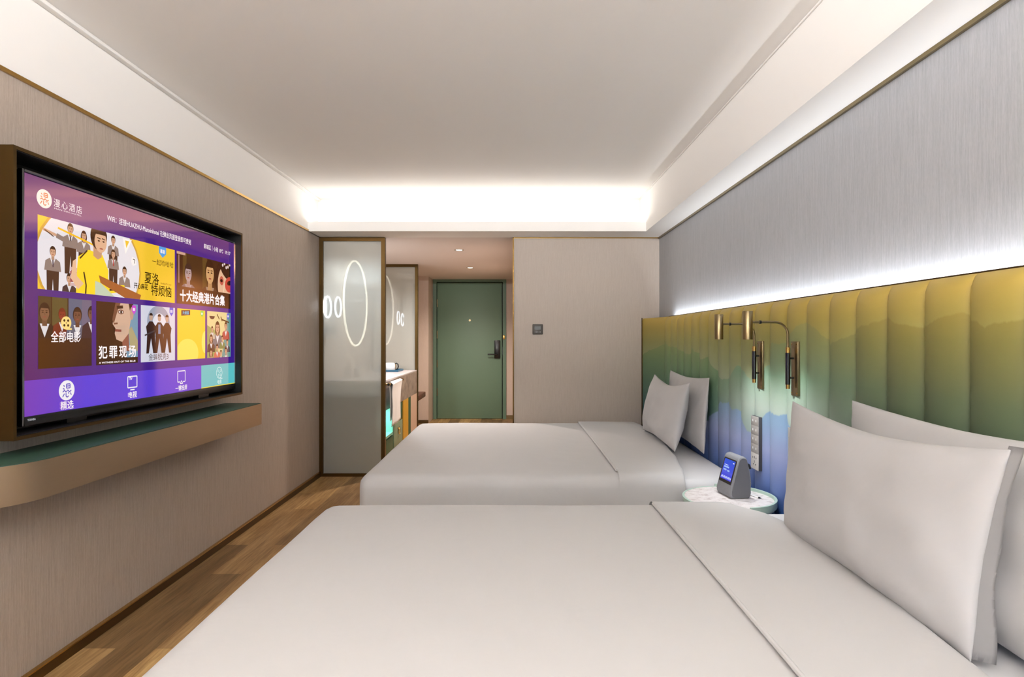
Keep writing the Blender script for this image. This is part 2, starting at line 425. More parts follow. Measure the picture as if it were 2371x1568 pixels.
# ------------------------------------------------------------------ room shell
T = 0.10
struct(box('floor', (XL-T, 2.2, YR-T, 9.1, -0.1, 0), M['floor'], smooth=0))
bm = bmesh.new(); bm_box(bm, XL-T, XL, YR-T, 9.1, 0, ZS)
struct(obj('wall_left', bm, M['cloth_left'], smooth=0))
bm = bmesh.new(); bm_box(bm, XL-T, XL, YR-T, YB, ZS+0.014, ZC+T)
struct(obj('wall_left_upper', bm, M['paint'], smooth=0)); bpy.data.objects['wall_left_upper'].name = 'wall_left.001'
struct(box('wall_right', (XR, XR+T, YR-T, YB+0.4, 0, ZS), M['cloth_right'], smooth=0))
struct(box('wall_back', (HX, XR+T, YB, YB+0.12, 0, ZS), M['cloth_back'], smooth=0))
# rear wall with the window opening
bm = bmesh.new()
bm_box(bm, XL-T, -1.3, YR-T, YR, 0, ZC+T); bm_box(bm, 1.4, XR+T+.1, YR-T, YR, 0, ZC+T)
bm_box(bm, -1.3, 1.4, YR-T, YR, 0, 0.5); bm_box(bm, -1.3, 1.4, YR-T, YR, 2.33, ZC+T)
struct(obj('wall_rear', bm, M['cloth_left'], smooth=0))
wf = struct(thing('window_1', 'wide window behind the bed', 'window', (0.05, YR, 0.5)))
del wf['label'], wf['category']
bm = bmesh.new()
for x0, x1 in ((-1.3, -1.25), (0.03, 0.07), (1.35, 1.4)): bm_box(bm, x0, x1, YR-0.08, YR-0.03, 0.5, 2.33)
for z0, z1 in ((0.5, 0.55), (2.28, 2.33)): bm_box(bm, -1.25, 1.35, YR-0.08, YR-0.03, z0, z1)
obj('window_frame', bm, M['windowframe'], wf, 0)
box('window_pane', (-1.25, 1.35, YR-0.06, YR-0.054, 0.55, 2.28), M['clear'], wf, smooth=0)
# raised ceiling, soffits, cove
bm = bmesh.new()
bm_box(bm, XL-T, XR+T, YR-T, YB+0.12, ZC, ZC+T)                      # raised field
struct(obj('ceiling', bm, M['paint'], smooth=0))
bm = bmesh.new()
bm_box(bm, XF, XR+T, YR-T, YB-0.001, ZS, ZC)                         # right soffit
struct(obj('ceiling_soffit', bm, M['paint'], smooth=0)); bpy.data.objects['ceiling_soffit'].name = 'ceiling.001'
bm = bmesh.new()                                                     # back cove: shelf and lip, open above
bm_box(bm, XL, XF, YLIP, YB, ZS, ZS+0.02)
bm_box(bm, XL, XF, YLIP, YLIP+0.02, ZS+0.02, ZS+0.082)
bm_box(bm, XL, XF, YB-0.04, YB+0.12, ZS+0.02, ZC)
bm_box(bm, XL, XF, YR, -1.18, ZS, ZS+0.02)  # added rear ledge and lip, out of view, made to house the extra uplight
bm_box(bm, XL, XF, -1.20, -1.18, ZS+0.02, ZS+0.082)
struct(obj('ceiling_cove', bm, M['paint'], smooth=0)); bpy.data.objects['ceiling_cove'].name = 'ceiling.002'
bm = bmesh.new(); bm_box(bm, XL-T, 1.43, YB+0.12, 9.1, ZS, ZS+T); bm_box(bm, XL, HX, YB, YB+.12, ZS, ZS+0.05)
struct(obj('ceiling_hall', bm, M['paint_hall'], smooth=0)); bpy.data.objects['ceiling_hall'].name = 'ceiling.003'
# thin shadow-gap line at the top of the left wall and right fascia
struct(box('trim_1', (XL-0.003, XL+0.010, YR, YB, ZS, ZS+0.014), M['brass'], smooth=0))
struct(box('trim_2', (XR-0.012, XR+0.003, YR, YB, ZS-0.014, ZS), M['brassd'], smooth=0))
struct(box('trim_3', (HX, XR-0.012, YB-0.010, YB+0.002, ZS-0.010, ZS), M['brass'], smooth=0))
struct(box('trim_4', (HX-0.012, HX, YB-0.012, YB+0.13, 0, ZS), M['bronze'], smooth=0))
struct(box('trim_5', (XL, XL+0.03, YR, YB-0.06, ZC-0.018, ZC), M['paint'], bev=0.006))
struct(box('trim_6', (XF-0.008, XF, YR, YB-0.06, ZC-0.010, ZC), M['paint'], bev=0.003))
# bronze skirting with a brass line on top
struct(box('baseboard_left', (XL, XL+0.018, YR, YB-0.02, 0, 0.040), M['oakbase'], smooth=0))
struct(box('trim_7', (XL, XL+0.019, YR, YB-0.02, 0.040, 0.045), M['brass'], smooth=0))
struct(box('baseboard_right', (XR-0.012, XR, YR, YB, 0, 0.04), M['oakbase'], smooth=0))
struct(box('baseboard_back', (HX, XR-0.012, YB-0.012, YB, 0, 0.05), M['oakbase'], smooth=0))
# hall
struct(box('wall_hall_right', (HX, HX+0.1, YB+0.12, 8.95, 0, ZS), M['cloth_hall'], smooth=0))
struct(box('wall_hall_left', (XL, -1.24, YH, 8.85, 0, ZS), M['cloth_hall'], smooth=0))
DY = 8.85
bm = bmesh.new(); bm_box(bm, -1.24, -1.233, DY-.0, DY+0.1, 0, ZS); bm_box(bm, -0.10, HX, DY, DY+0.1, 0, ZS)
bm_box(bm, XL, HX+.1, DY+0.1, DY+0.15, 0, ZS)
struct(obj('wall_hall_end', bm, M['cloth_hall'], smooth=0))
struct(box('baseboard_hall', (XL, -1.24, YH-0.012, YH, 0, 0.05), M['brassd'], smooth=0))
struct(box('baseboard_hall_right', (-0.098, HX, DY-0.012, DY, 0, 0.06), M['brassd'], smooth=0))

# entrance door
dr = struct(thing('door_1', '', '', (-0.665, DY, 0))); del dr['label'], dr['category']
bm = bmesh.new(); bm_box(bm, -1.233, -1.180, DY-0.02, DY+0.09, 0, 2.165); bm_box(bm, -0.153, -0.100, DY-0.02, DY+0.09, 0, 2.165)
bm_box(bm, -1.180, -0.153, DY-0.02, DY+0.09, 2.128, 2.165)
obj('door_frame', bm, M['doorf'], dr, 0)
box('door_leaf', (-1.172, -0.166, DY+0.012, DY+0.06, 0.005, 2.118), M['doorg'], dr, bev=0.002)
box('door_gap', (-1.180, -0.153, DY+0.062, DY+0.09, 0, 2.128), M['dark'], dr, smooth=0)
for z in (0.42, 0.86, 1.31, 1.80):
    bm = bmesh.new(); bm_tube(bm, [(-1.172, DY+0.005, z-0.06), (-1.172, DY+0.005, z+0.06)], 0.008, 10); obj('hinge', bm, M['brassd'], dr)
bm = bmesh.new(); bm_tube(bm, [(-0.665, DY+0.006, 1.532), (-0.665, DY+0.013, 1.532)], 0.017, 20); obj('peephole', bm, M['brassd'], dr)
lkp = box('lock_plate', (-0.285, -0.193, DY-0.012, DY+0.013, 0.940, 1.222), M['black'], dr, bev=0.008)
bm = bmesh.new(); bm_tube(bm, [(-0.24, DY-0.010, 1.005), (-0.24, DY-0.05, 1.005), (-0.262, DY-0.055, 1.005), (-0.385, DY-0.055, 1.005)], 0.011, 12)
obj('lever_handle', bm, M['black'], lkp)
box('strike_plate', (-0.150, -0.118, DY-0.026, DY-0.019, 1.24, 1.30), M['brass'], dr, bev=0.002)
box('door_card_slot', (-0.162, -0.152, DY-0.004, DY+0.012, 1.0, 1.12), M['black'], dr, smooth=0)

# recessed hall downlights
def downlight(x, y, label):
    t = thing('downlight', label, 'downlight', (x, y, ZS), 'hall ceiling downlights')
    bm = bmesh.new(); bm_lathe(bm, [(0.034, ZS-0.001), (0.046, ZS-0.004), (0.046, ZS), (0.034, ZS)], 32, (x, y)); obj('ring', bm, M['brassd'], t)
    bm = bmesh.new(); bm_lathe(bm, [(0.0, ZS-0.002), (0.034, ZS-0.002)], 32, (x, y)); obj('diffuser', bm, M['down'], t)
    s = spot('lamp', (0, 0, -0.03), (0, 0, 0), 48, (1.0, 0.86, 0.76), 150, 0.8, 0.04, t)
    return t
downlight(-0.554, 5.90, 'small round recessed downlight in the hall ceiling, nearer the bedroom')
downlight(-0.55, 7.38, 'small round recessed downlight in the hall ceiling, nearer the green door')

# ------------------------------------------------------------------ glass partitions
def partition(name, label, x0, x1, y, z0, z1, fw, left=True):
    t = thing(name, label, 'glass panel', ((x0+x1)/2, y, z0))
    bm = bmesh.new()
    if left: bm_box(bm, x0, x0+fw, y-0.015, y+0.03, z0, z1)
    bm_box(bm, x1-fw, x1, y-0.015, y+0.03, z0, z1)
    xa = x0+fw if left else x0
    bm_box(bm, xa, x1-fw, y-0.015, y+0.03, z1-fw, z1); bm_box(bm, xa, x1-fw, y-0.015, y+0.03, z0, z0+fw*0.8)
    obj('frame', bm, M['bronze'], t, 0)
    box('glass_pane', (xa, x1-fw, y+0.004, y+0.012, z0+fw*.8, z1-fw), M['glass'], t, smooth=0)
    return t
partition('glass_partition', 'bronze-framed milky glass panel beside the left bedroom wall', XL+0.001, -1.156, YB, 0, ZS-0.001, 0.034)
p2 = partition('glass_partition', 'bronze-framed milky glass panel beyond the vanity with a clothes hanger behind it', XL+0.001, -1.170, 7.04, 0, ZS-0.001, 0.034)

# ------------------------------------------------------------------ vanity
VX = -1.18
v = thing('vanity_unit', 'stone-topped washstand with coloured drawers behind the glass panel', 'vanity', (-1.46, 6.15, 0))
bm = bmesh.new(); bm_box(bm, XL, VX, 5.24, 7.02, 0.845, 0.862, 0.002); obj('countertop', bm, M['stonet'], v)
box('apron', (VX-0.03, VX, 5.24, 7.02, 0.58, 0.845), M['stone'], v, smooth=0)
bm = bmesh.new()
bm_box(bm, XL+.01, VX-0.01, 5.655, 5.675, 0.03, 0.58)
bm_box(bm, XL+.01, VX-0.01, 5.27, 5.655, 0.30, 0.324); bm_box(bm, XL+.01, XL+.03, 5.27, 5.655, 0.324, 0.58)
obj('open_shelf', bm, M['mintlit'], v, 0)
box('end_panel', (XL+.01, VX-0.032, 5.242, 5.268, 0.02, 0.845), M['sage'], v, smooth=0)
box('shelf_light', (XL+.04, VX-0.05, 5.272, 5.284, 0.565, 0.578), M['aqua_led'], v, smooth=0)
area('shelf_lamp', (-1.35-(-1.46), 5.45-6.15, 0.565), (0, 0, 0), 0.3, 0.3, 1.0, (0.6, 1.0, 0.9), parent=v)
box('drawer', (VX-0.05, VX-0.004, 5.29, 5.65, 0.04, 0.29), M['dgreen'], v, bev=0.002)
box('drawer', (VX-0.05, VX-0.004, 5.68, 6.12, 0.395, 0.575), M['dgreen'], v, bev=0.002)
dw = box('drawer', (VX-0.05, VX-0.002, 5.68, 6.12, 0.06, 0.385), M['sage'], v, bev=0.002)
bm = bmesh.new(); bm_box(bm, VX-0.002, VX+0.006, 5.86, 5.93, 0.32, 0.335, 0.002); ring_y(bm, VX+0.010, 5.895, 0.295, 0.032, 0.004, 'x', 24, 8)
obj('ring_pull', bm, M['brass'], dw)
box('side_panel', (VX-0.05, VX, 6.15, 6.45, 0.02, 0.58), M['yellow'], v, smooth=0)
box('side_panel', (VX-0.05, VX, 6.455, 6.60, 0.02, 0.58), M['dgreen'], v, smooth=0)
box('side_panel', (VX-0.05, VX, 6.605, 7.02, 0.02, 0.58), M['blush'], v, smooth=0)
rb = box('carcass', (XL+.01, VX-0.055, 5.68, 7.02, 0.02, 0.84), M['dark'], v, smooth=0)
# towel rail and towel
tr_ = thing('towel_rail', 'dark towel rail with brass ends on the washstand front', 'towel rail', (VX, 5.5, 0.83))
bm = bmesh.new(); bm_tube(bm, [(-1.135, 5.20, 0.828), (-1.135, 5.90, 0.828)], 0.011, 12); obj('bar', bm, M['black'], tr_)
for y in (5.235, 5.865):
    bm = bmesh.new(); bm_tube(bm, [(VX, y, 0.828), (-1.13, y, 0.828)], 0.009, 10); ring_y(bm, -1.135, y, 0.828, 0.011, 0.004, 'y', 20, 8); obj('bracket', bm, M['brass'], tr_)
bm = bmesh.new()
N1, N2 = 34, 24
tv = []
for i in range(N1+1):
    s = i/N1*2-1     # -1 back bottom, 0 bar, 1 front bottom
    row = []
    for j in range(N2+1):
        u = j/N2
        y = 5.31+0.46*u
        wob = 0.006*math.sin(u*9+abs(s)*2.5)*min(1, abs(s)*2)+0.004*math.sin(u*23+s*3)*min(1, abs(s)*2)
        L = 0.36 if s < 0 else 0.40
        a = s*(L+0.02)
        if abs(a) < 0.03: x = -1.135+0.017*math.sin(a/0.03*PI/2); z = 0.828+0.017*math.cos(a/0.03*PI/2)
        else:
            g2 = 0.004+0.013*math.exp(-(abs(a)-0.03)/0.03); x = -1.135+math.copysign(g2, a); z = 0.828-(abs(a)-0.03)
        row.append(bm.verts.new((x+wob+(0.003 if s > 0 else -0.003), y+0.05*abs(s)*(0.5-u)-0.03*abs(s)*(1-u), z-0.012*(1-u)*(s > 0))))
    tv.append(row)
for i in range(N1):
    for j in range(N2): bm.faces.new((tv[i][j], tv[i+1][j], tv[i+1][j+1], tv[i][j+1]))
tw = obj('hand_towel', bm, M['towel'])
sm_ = tw.modifiers.new('pile', 'SOLIDIFY'); sm_.thickness = 0.005; sm_.offset = 0
tag(tw, 'white terry towel hanging over the dark rail of the washstand', 'towel')
# tray and mug
bm = bmesh.new(); bm_box(bm, -1.60, -1.325, 6.60, 6.92, 0.862, 0.868, 0.003)
for d in ((-1.60, -1.592, 6.60, 6.92), (-1.333, -1.325, 6.60, 6.92), (-1.592, -1.333, 6.60, 6.608), (-1.592, -1.333, 6.912, 6.92)):
    bm_box(bm, d[0], d[1], d[2], d[3], 0.868, 0.884)
tag(obj('serving_tray', bm, M['blue']), 'dark blue tray on the stone washstand top', 'tray')
mg = thing('teapot', 'white pot with a black and gold handle on the blue tray', 'teapot', (-1.445, 6.75, 0.868))
bm = bmesh.new(); bm_lathe(bm, [(0, 0.869), (0.062, 0.869), (0.072, 0.88), (0.074, 0.93), (0.066, 0.955), (0.05, 0.962), (0, 0.964)], 32, (-1.46, 6.75)); obj('body', bm, M['porcelain'], mg)
bm = bmesh.new()
bm_tube(bm, [(-1.39, 6.74, 0.95), (-1.372, 6.74, 0.958), (-1.356, 6.74, 0.945), (-1.352, 6.74, 0.915), (-1.362, 6.74, 0.890), (-1.384, 6.74, 0.885)], 0.007, 8)
obj('handle', bm, M['black'], mg)
bm = bmesh.new(); bm_tube(bm, [(-1.395, 6.738, 0.89), (-1.384, 6.738, 0.885), (-1.384, 6.738, 0.945)], 0.004, 8); obj('handle_band', bm, M['brass'], mg)
# pump bottles behind the glass
for px, yy, lab in ((-1.62, 5.60, 'tall pump bottle standing behind the first glass panel, left of the pair'), (-1.56, 5.72, 'tall pump bottle standing behind the first glass panel, right of the pair')):
    b = thing('soap_bottle', lab, 'bottle', (px, yy, 0.862), 'pump bottles on the washstand')
    bm = bmesh.new(); bm_box(bm, px-0.03, px+0.03, yy-0.03, yy+0.03, 0.8625, 0.97, 0.008); obj('body', bm, M['amber'], b)
    bm = bmesh.new(); bm_tube(bm, [(px, yy, 0.97), (px, yy, 1.02), (px+0.035, yy, 1.018)], 0.005, 8); obj('pump', bm, M['blackm'], b)
# mirrors
def ring_mirror(name, label, x, y, z, R, r, rm, cat='mirror', group=None):
    t = thing(name, label, cat, (x, y, z), group)
    bm = bmesh.new(); bm_tube(bm, [(x-0.012, y, z), (x, y, z)], R-r, 64); obj('mirror_glass', bm, M['mirror'], t, 30)
    bm = bmesh.new(); ring_y(bm, x, y, z, R, r, 'x', 72, 10); obj('light_ring', bm, rm, t)
    return t
t = ring_mirror('round_mirror', 'large round mirror with a thin light ring above the washstand', XL+0.02, 6.30, 1.637, 0.465, 0.011, M['ring_warm'])
for y, lab in ((5.262, 'small lit magnifying mirror nearest the corner, left of the pair'), (5.575, 'small lit magnifying mirror next to the large round mirror')):
    t = ring_mirror('magnifying_mirror', lab, XL+0.045, y, 1.245+74*y/F, 0.095, 0.009, M['ring_cool'], 'mirror', 'lit magnifying mirrors')
    bm = bmesh.new(); bm_tube(bm, [(XL, y, 1.245+74*y/F), (XL+0.034, y, 1.245+74*y/F)], 0.012, 12); obj('arm', bm, M['chrome'], t)
hd = thing('hair_dryer_holder', 'short chrome cylinder on the wall below the small lit mirrors', 'holder', (XL, 5.44, 1.32))
bm = bmesh.new(); bm_tube(bm, [(XL+0.045, 5.24, 1.325), (XL+0.045, 5.38, 1.325)], 0.045, 24); obj('cylinder', bm, M['chrome'], hd)
bm = bmesh.new(); bm_box(bm, XL, XL+0.01, 5.28, 5.34, 1.29, 1.36); obj('bracket', bm, M['chrome'], hd)
# hangers behind the second panel
hr = thing('clothes_rail', 'brass clothes rail hanging behind the far glass panel', 'rail', (-1.45, 7.75, ZS))
bm = bmesh.new()
bm_tube(bm, [(-1.72, 7.75, 1.80), (-1.30, 7.75, 1.80)], 0.009, 10)
for x in (-1.66, -1.50, -1.33): bm_tube(bm, [(x, 7.75, 1.80), (x, 7.75, ZS)], 0.004, 8)
obj('rail', bm, M['brass'], hr)
def hanger(x, label, ang):
    t = thing('clothes_hanger', label, 'hanger', (x, 7.75, 1.80), 'clothes hangers')
    c, s = math.cos(ang), math.sin(ang)
    pts = [(-0.21, -0.13), (-0.12, -0.085), (-0.03, -0.06), (0, -0.055), (0.03, -0.06), (0.12, -0.085), (0.21, -0.13)]
    bm = bmesh.new(); bm_tube(bm, [(x+u*c, 7.75+u*s, 1.80+w_-0.03) for u, w_ in pts], 0.011, 10); bm_tube(bm, [(x-0.19*c, 7.75-0.19*s, 1.80-0.16), (x+0.19*c, 7.75+0.19*s, 1.80-0.16)], 0.005, 8)
    obj('shoulders', bm, M['wood'], t)
    bm = bmesh.new(); bm_tube(bm, [(x, 7.75, 1.715), (x, 7.75, 1.775), (x+.004, 7.743, 1.80), (x, 7.75, 1.816), (x-.004, 7.762, 1.805)], 0.003, 8); obj('hook', bm, M['brass'], t)
hanger(-1.56, 'wooden clothes hanger on the brass rail, seen through the far glass panel', 0.15)
# luggage bench corner
lb = thing('luggage_bench', 'low dark brown bench corner showing past the far glass panel', 'bench', (-1.40, 7.4, 0))
bm = bmesh.new(); bm_box(bm, XL+.01, -1.175, 7.12, 7.70, 0.465, 0.535, 0.012); obj('seat', bm, M['brown'], lb)
for x in (-1.70, -1.36):
    for y in (7.16, 7.66):
        bm = bmesh.new(); bm_tube(bm, [(x, y, 0), (x, y, 0.46)], 0.014, 10); obj('leg', bm, M['bronze'], lb)
# shrink so only its corner shows
# thermostat
t = thing('thermostat', 'square dark thermostat on the pale back wall', 'thermostat', (0.227, YB, 1.332))
bm = bmesh.new(); bm_box(bm, 0.180, 0.274, YB-0.014, YB, 1.286, 1.380, 0.006); obj('housing', bm, M['taupeplastic'], t)
bm = bmesh.new(); bm_box(bm, 0.200, 0.254, YB-0.0150, YB-0.0138, 1.330, 1.360); obj('display', bm, M['taupelcd'], t)
for k in range(5):
    bm = bmesh.new(); bm_box(bm, 0.200+k*0.012, 0.206+k*0.012, YB-0.0148, YB-0.0138, 1.306, 1.312); obj('button', bm, M['mark'], t, 0)

# ------------------------------------------------------------------ headboard
HT = 1.4327; SP = 0.1754; S0 = 4.746
def hb_path():
    pts = []   # (x, y, nx, ny, bulge 0..1)
    n = 16
    edges = [S0-SP*k for k in range(0, 28)]
    # wing: from the back wall curving into the run
    W = 20
    for i in range(W):
        a = i/W; y = YB-0.004+(S0-YB+0.004)*a
        x = 1.175+(HB-1.175)*math.sin(a*PI/2)**0.9
        pts.append((x, y, 0.02*math.sin(PI*a)))
    for k in range(len(edges)-1):
        for i in range(n):
            a = (1-math.cos(PI*i/n))/2; pts.append((HB+0.006, edges[k]-SP*a, 0.031*math.sqrt(max(0, 1-(2*a-1)**2))**1.1))
    pts.append((HB, edges[-1], 0))
    return pts
path = hb_path()
hb = thing('headboard', 'long channel-tufted headboard printed with misty green and blue mountains', 'headboard', (1.3, 2.4, 0))
zs = [0.02, 0.3, 0.5, 0.7, 0.9, 1.1, 1.25, 1.36, 1.395, 1.412, 1.424, 1.431, HT]
off = [0, 0, 0, 0, 0, 0, 0, 0, 0.0015, 0.004, 0.009, 0.016, 0.026]
bm = bmesh.new(); grid = []
for (x, y, b) in path:
    row = []
    for z, o_ in zip(zs, off):
        k = 1.0 if z < 1.39 else max(0.0, 1-(z-1.39)/0.045)
        row.append(bm.verts.new((min(x-b*k+o_, 1.30) if y < S0 else x-b*k+o_*0.6, y, z)))
    row.append(bm.verts.new((max(x, HB)+0.026 if y < S0 else x+0.06, y, HT)))
    grid.append(row)
for i in range(len(grid)-1):
    for j in range(len(grid[0])-1):
        bm.faces.new((grid[i][j], grid[i+1][j], grid[i+1][j+1], grid[i][j+1]))
obj('padded_panel', bm, M['headboard'], hb, 50)
bm = bmesh.new(); bm_box(bm, 1.2985, 1.3015, 0.04, S0, 1.30, HT+0.004); bm_box(bm, 1.168, 1.176, YB-0.012, YB-0.001, 0.02, HT+0.003)
obj('edge_trim', bm, M['bronze'], hb, 0)
bm = bmesh.new(); wp = [(x+0.014, y) for x, y, b in path if y >= S0]
bm_prism(bm, wp+[(XR-0.001, S0), (XR-0.001, YB-0.004)], 'z', HT-0.03, HT-0.003)
obj('corner_cap', bm, M['bronze'], hb, 0)
box('light_strip', (1.304, 1.320, 0.57, 4.67, 1.385, 1.390), M['led'], hb, smooth=0)

# ------------------------------------------------------------------ television in its bronze box
BX = -1.62
t = thing('television_niche', 'bronze box frame around the television on the left wall', 'frame', (XL, 2.63, 0.916))
by0, by1, bz0, bz1 = 1.850, 3.420, 0.916, 1.880
bm = bmesh.new()
bm_box(bm, XL, BX, by0, by0+0.012, bz0, bz1); bm_box(bm, XL, BX, by1-0.012, by1, bz0, bz1)
bm_box(bm, XL, BX, by0+0.012, by1-0.012, bz0, bz0+0.012); bm_box(bm, XL, BX, by0+0.012, by1-0.012, bz1-0.012, bz1)
obj('box_frame', bm, M['bronze'], t, 0)
bm = bmesh.new()
bm_box(bm, XL, XL+0.006, by0+.012, by1-.012, bz0+.012, bz1-.012)
a_, b_, c_, d_ = by0+.0125, by1-.0125, bz0+.0125, bz1-.0125
bm_box(bm, XL+.006, BX-0.004, a_, a_+0.002, c_, d_); bm_box(bm, XL+.006, BX-0.004, b_-.002, b_, c_, d_)
bm_box(bm, XL+.006, BX-0.004, a_+.002, b_-.002, c_, c_+.002); bm_box(bm, XL+.006, BX-0.004, a_+.002, b_-.002, d_-.002, d_)
obj('black_lining', bm, M['blackm'], t, 0)
TX = -1.66
ty0, ty1, tz0, tz1 = 1.937, 3.403, 0.983, 1.815
tv_ = thing('television', 'large lit television showing a purple film menu', 'television', (TX, 2.67, 0.955))
bm = bmesh.new(); bm_box(bm, TX-0.055, TX-0.004, ty0-0.010, ty1+0.008, tz0-0.030, tz1+0.010, 0.004); obj('casing', bm, M['black'], tv_)
bm = bmesh.new()
bm_box(bm, TX-0.012, TX+0.004, ty0-0.012, ty0-0.002, tz0-0.032, tz1+0.012, 0.002); bm_box(bm, TX-0.012, TX+0.004, ty1+0.0005, ty1+0.0035, tz0-0.032, tz1+0.012)
bm_box(bm, TX-0.012, TX+0.004, ty0-0.002, ty1+0.0005, tz1+0.002, tz1+0.012, 0.002)
obj('bezel', bm, M['bezel'], tv_)
lower = box('lower_bezel', (TX-0.012, TX+0.0045, ty0-0.002, ty1+0.0005, tz0-0.032, tz0-0.0005), M['black'], tv_, bev=0.0015)
bm_box
# little bracket feet keeping the set on the niche floor
for y in (2.2, 3.1):
    box('foot', (TX-0.045, TX-0.02, y-0.05, y+0.05, bz0+0.0145, tz0-0.030), M['black'], tv_, smooth=0)

def scol(c): return (*lin(c), 1.0)
class Pic:
    """flat picture content on a lit screen; colours go in a colour attribute"""
    def __init__(self, org, ux, uz, nrm):
        self.o, self.ux, self.uz, self.n = Vector(org), Vector(ux), Vector(uz), Vector(nrm)
        self.polys = []; self.clip = None; self.k = 0
    def P(self, u, v_, k): return self.o+self.ux*u+self.uz*v_+self.n*(k*0.00001)
    def poly(self, pts, c, grad=None):
        pts = list(pts)
        if self.clip:
            x0, x1, y0, y1 = self.clip
            for ax, lim, sg in ((0, x0, 1), (0, x1, -1), (1, y0, 1), (1, y1, -1)):
                outp = []
                for i in range(len(pts)):
                    a, b = pts[i-1], pts[i]
                    ia, ib = sg*(a[ax]-lim) >= -1e-9, sg*(b[ax]-lim) >= -1e-9
                    if ia != ib:
                        q = (lim-a[ax])/(b[ax]-a[ax]); outp.append((a[0]+q*(b[0]-a[0]), a[1]+q*(b[1]-a[1])))
                    if ib: outp.append(b)
                pts = outp
                if not pts: return
        self.k += 1
        self.polys.append((pts, c, self.k, grad))
    def rect(self, x0, x1, y0, y1, c, grad=None): self.poly([(x0, y0), (x1, y0), (x1, y1), (x0, y1)], c, grad)
    def ell(self, cx, cy, rx, ry, c, a0=0, a1=360, rot=0, n=28):
        r = math.radians(rot); pts = []
        m_ = n if a1-a0 >= 360 else n+1
        for i in range(m_):
            a = math.radians(a0+(a1-a0)*i/n); x, y = rx*math.cos(a), ry*math.sin(a)
            pts.append((cx+x*math.cos(r)-y*math.sin(r), cy+x*math.sin(r)+y*math.cos(r)))
        self.poly(pts, c)
    def line(self, pts, wd, c):
        for a, b in zip(pts, pts[1:]):
            d = Vector((b[0]-a[0], b[1]-a[1])); 
            if d.length < 1e-9: continue
            n = Vector((-d.y, d.x)).normalized()*wd/2
            self.poly([(a[0]+n.x, a[1]+n.y), (a[0]-n.x, a[1]-n.y), (b[0]-n.x, b[1]-n.y), (b[0]+n.x, b[1]+n.y)], c)
    def ringp(self, cx, cy, r, wd, c, ry=None):
        n = 32; ry = ry or r
        pts = [(cx+r*math.cos(2*PI*i/n), cy+ry*math.sin(2*PI*i/n)) for i in range(n+1)]
        self.line(pts, wd, c)
    def build(self, name, m, parent):
        bm = bmesh.new(); cl = bm.loops.layers.float_color.new('Col')
        for pts, c, k, grad in self.polys:
            # drop duplicates
            q = [p for i, p in enumerate(pts) if (abs(p[0]-pts[i-1][0])+abs(p[1]-pts[i-1][1])) > 1e-7]
            if len(q) < 3: continue
            try: f = bm.faces.new([bm.verts.new(self.P(x, y, k)) for x, y in q])
            except ValueError: continue
            for l, p in zip(f.loops, q):
                l[cl] = scol(grad(p) if grad else c)
        me = bpy.data.meshes.new(name); bm.to_mesh(me); bm.free(); me.materials.append(m)
        o = bpy.data.objects.new(name, me); COL.objects.link(o); o.parent = parent
        base = WORLD[parent.name]; me.transform(Matrix.Translation(-base)); WORLD[o.name] = base
        return o
    def text(self, name, s, cx, cy, h, c, m, parent, bold=0.0, spacing=1.0, sx=1.0, ax='CENTER', width=None, lift=None):
        bm = text_bm(s, h, ax, bold, spacing, sx)
        if width:
            xs = [v.co.x for v in bm.verts]; w0 = max(xs)-min(xs); mid = (max(xs)+min(xs))/2
            for v in bm.verts: v.co.x = (v.co.x-mid)*width/w0
        if ax == 'CENTER':
            ys = [v.co.y for v in bm.verts]; mid = (max(ys)+min(ys))/2
            for v in bm.verts: v.co.y -= mid
        cl = bm.loops.layers.float_color.new('Col'); col = scol(c)
        k = (lift if lift is not None else self.k+2)
        for f in bm.faces:
            for l in f.loops: l[cl] = col
        for v in bm.verts: v.co = self.P(cx+v.co.x, cy+v.co.y, k)
        me = bpy.data.meshes.new(name); bm.to_mesh(me); bm.free(); me.materials.append(m)
        o = bpy.data.objects.new(name, me); COL.objects.link(o); o.parent = parent
        base = WORLD[parent.name]; me.transform(Matrix.Translation(-base)); WORLD[o.name] = base
        return o
def TY(px): return F*1.66/(1187-px)
def TP(px, py): y = TY(px); return (y, EYE-(py-784)*y/F)
def newpic(): return Pic((TX, 0, 0), (0, 1, 0), (0, 0, 1), (1, 0, 0))
def lerpc(a, b, t): t = max(0, min(1, t)); return tuple(a[i]+(b[i]-a[i])*t for i in range(3))

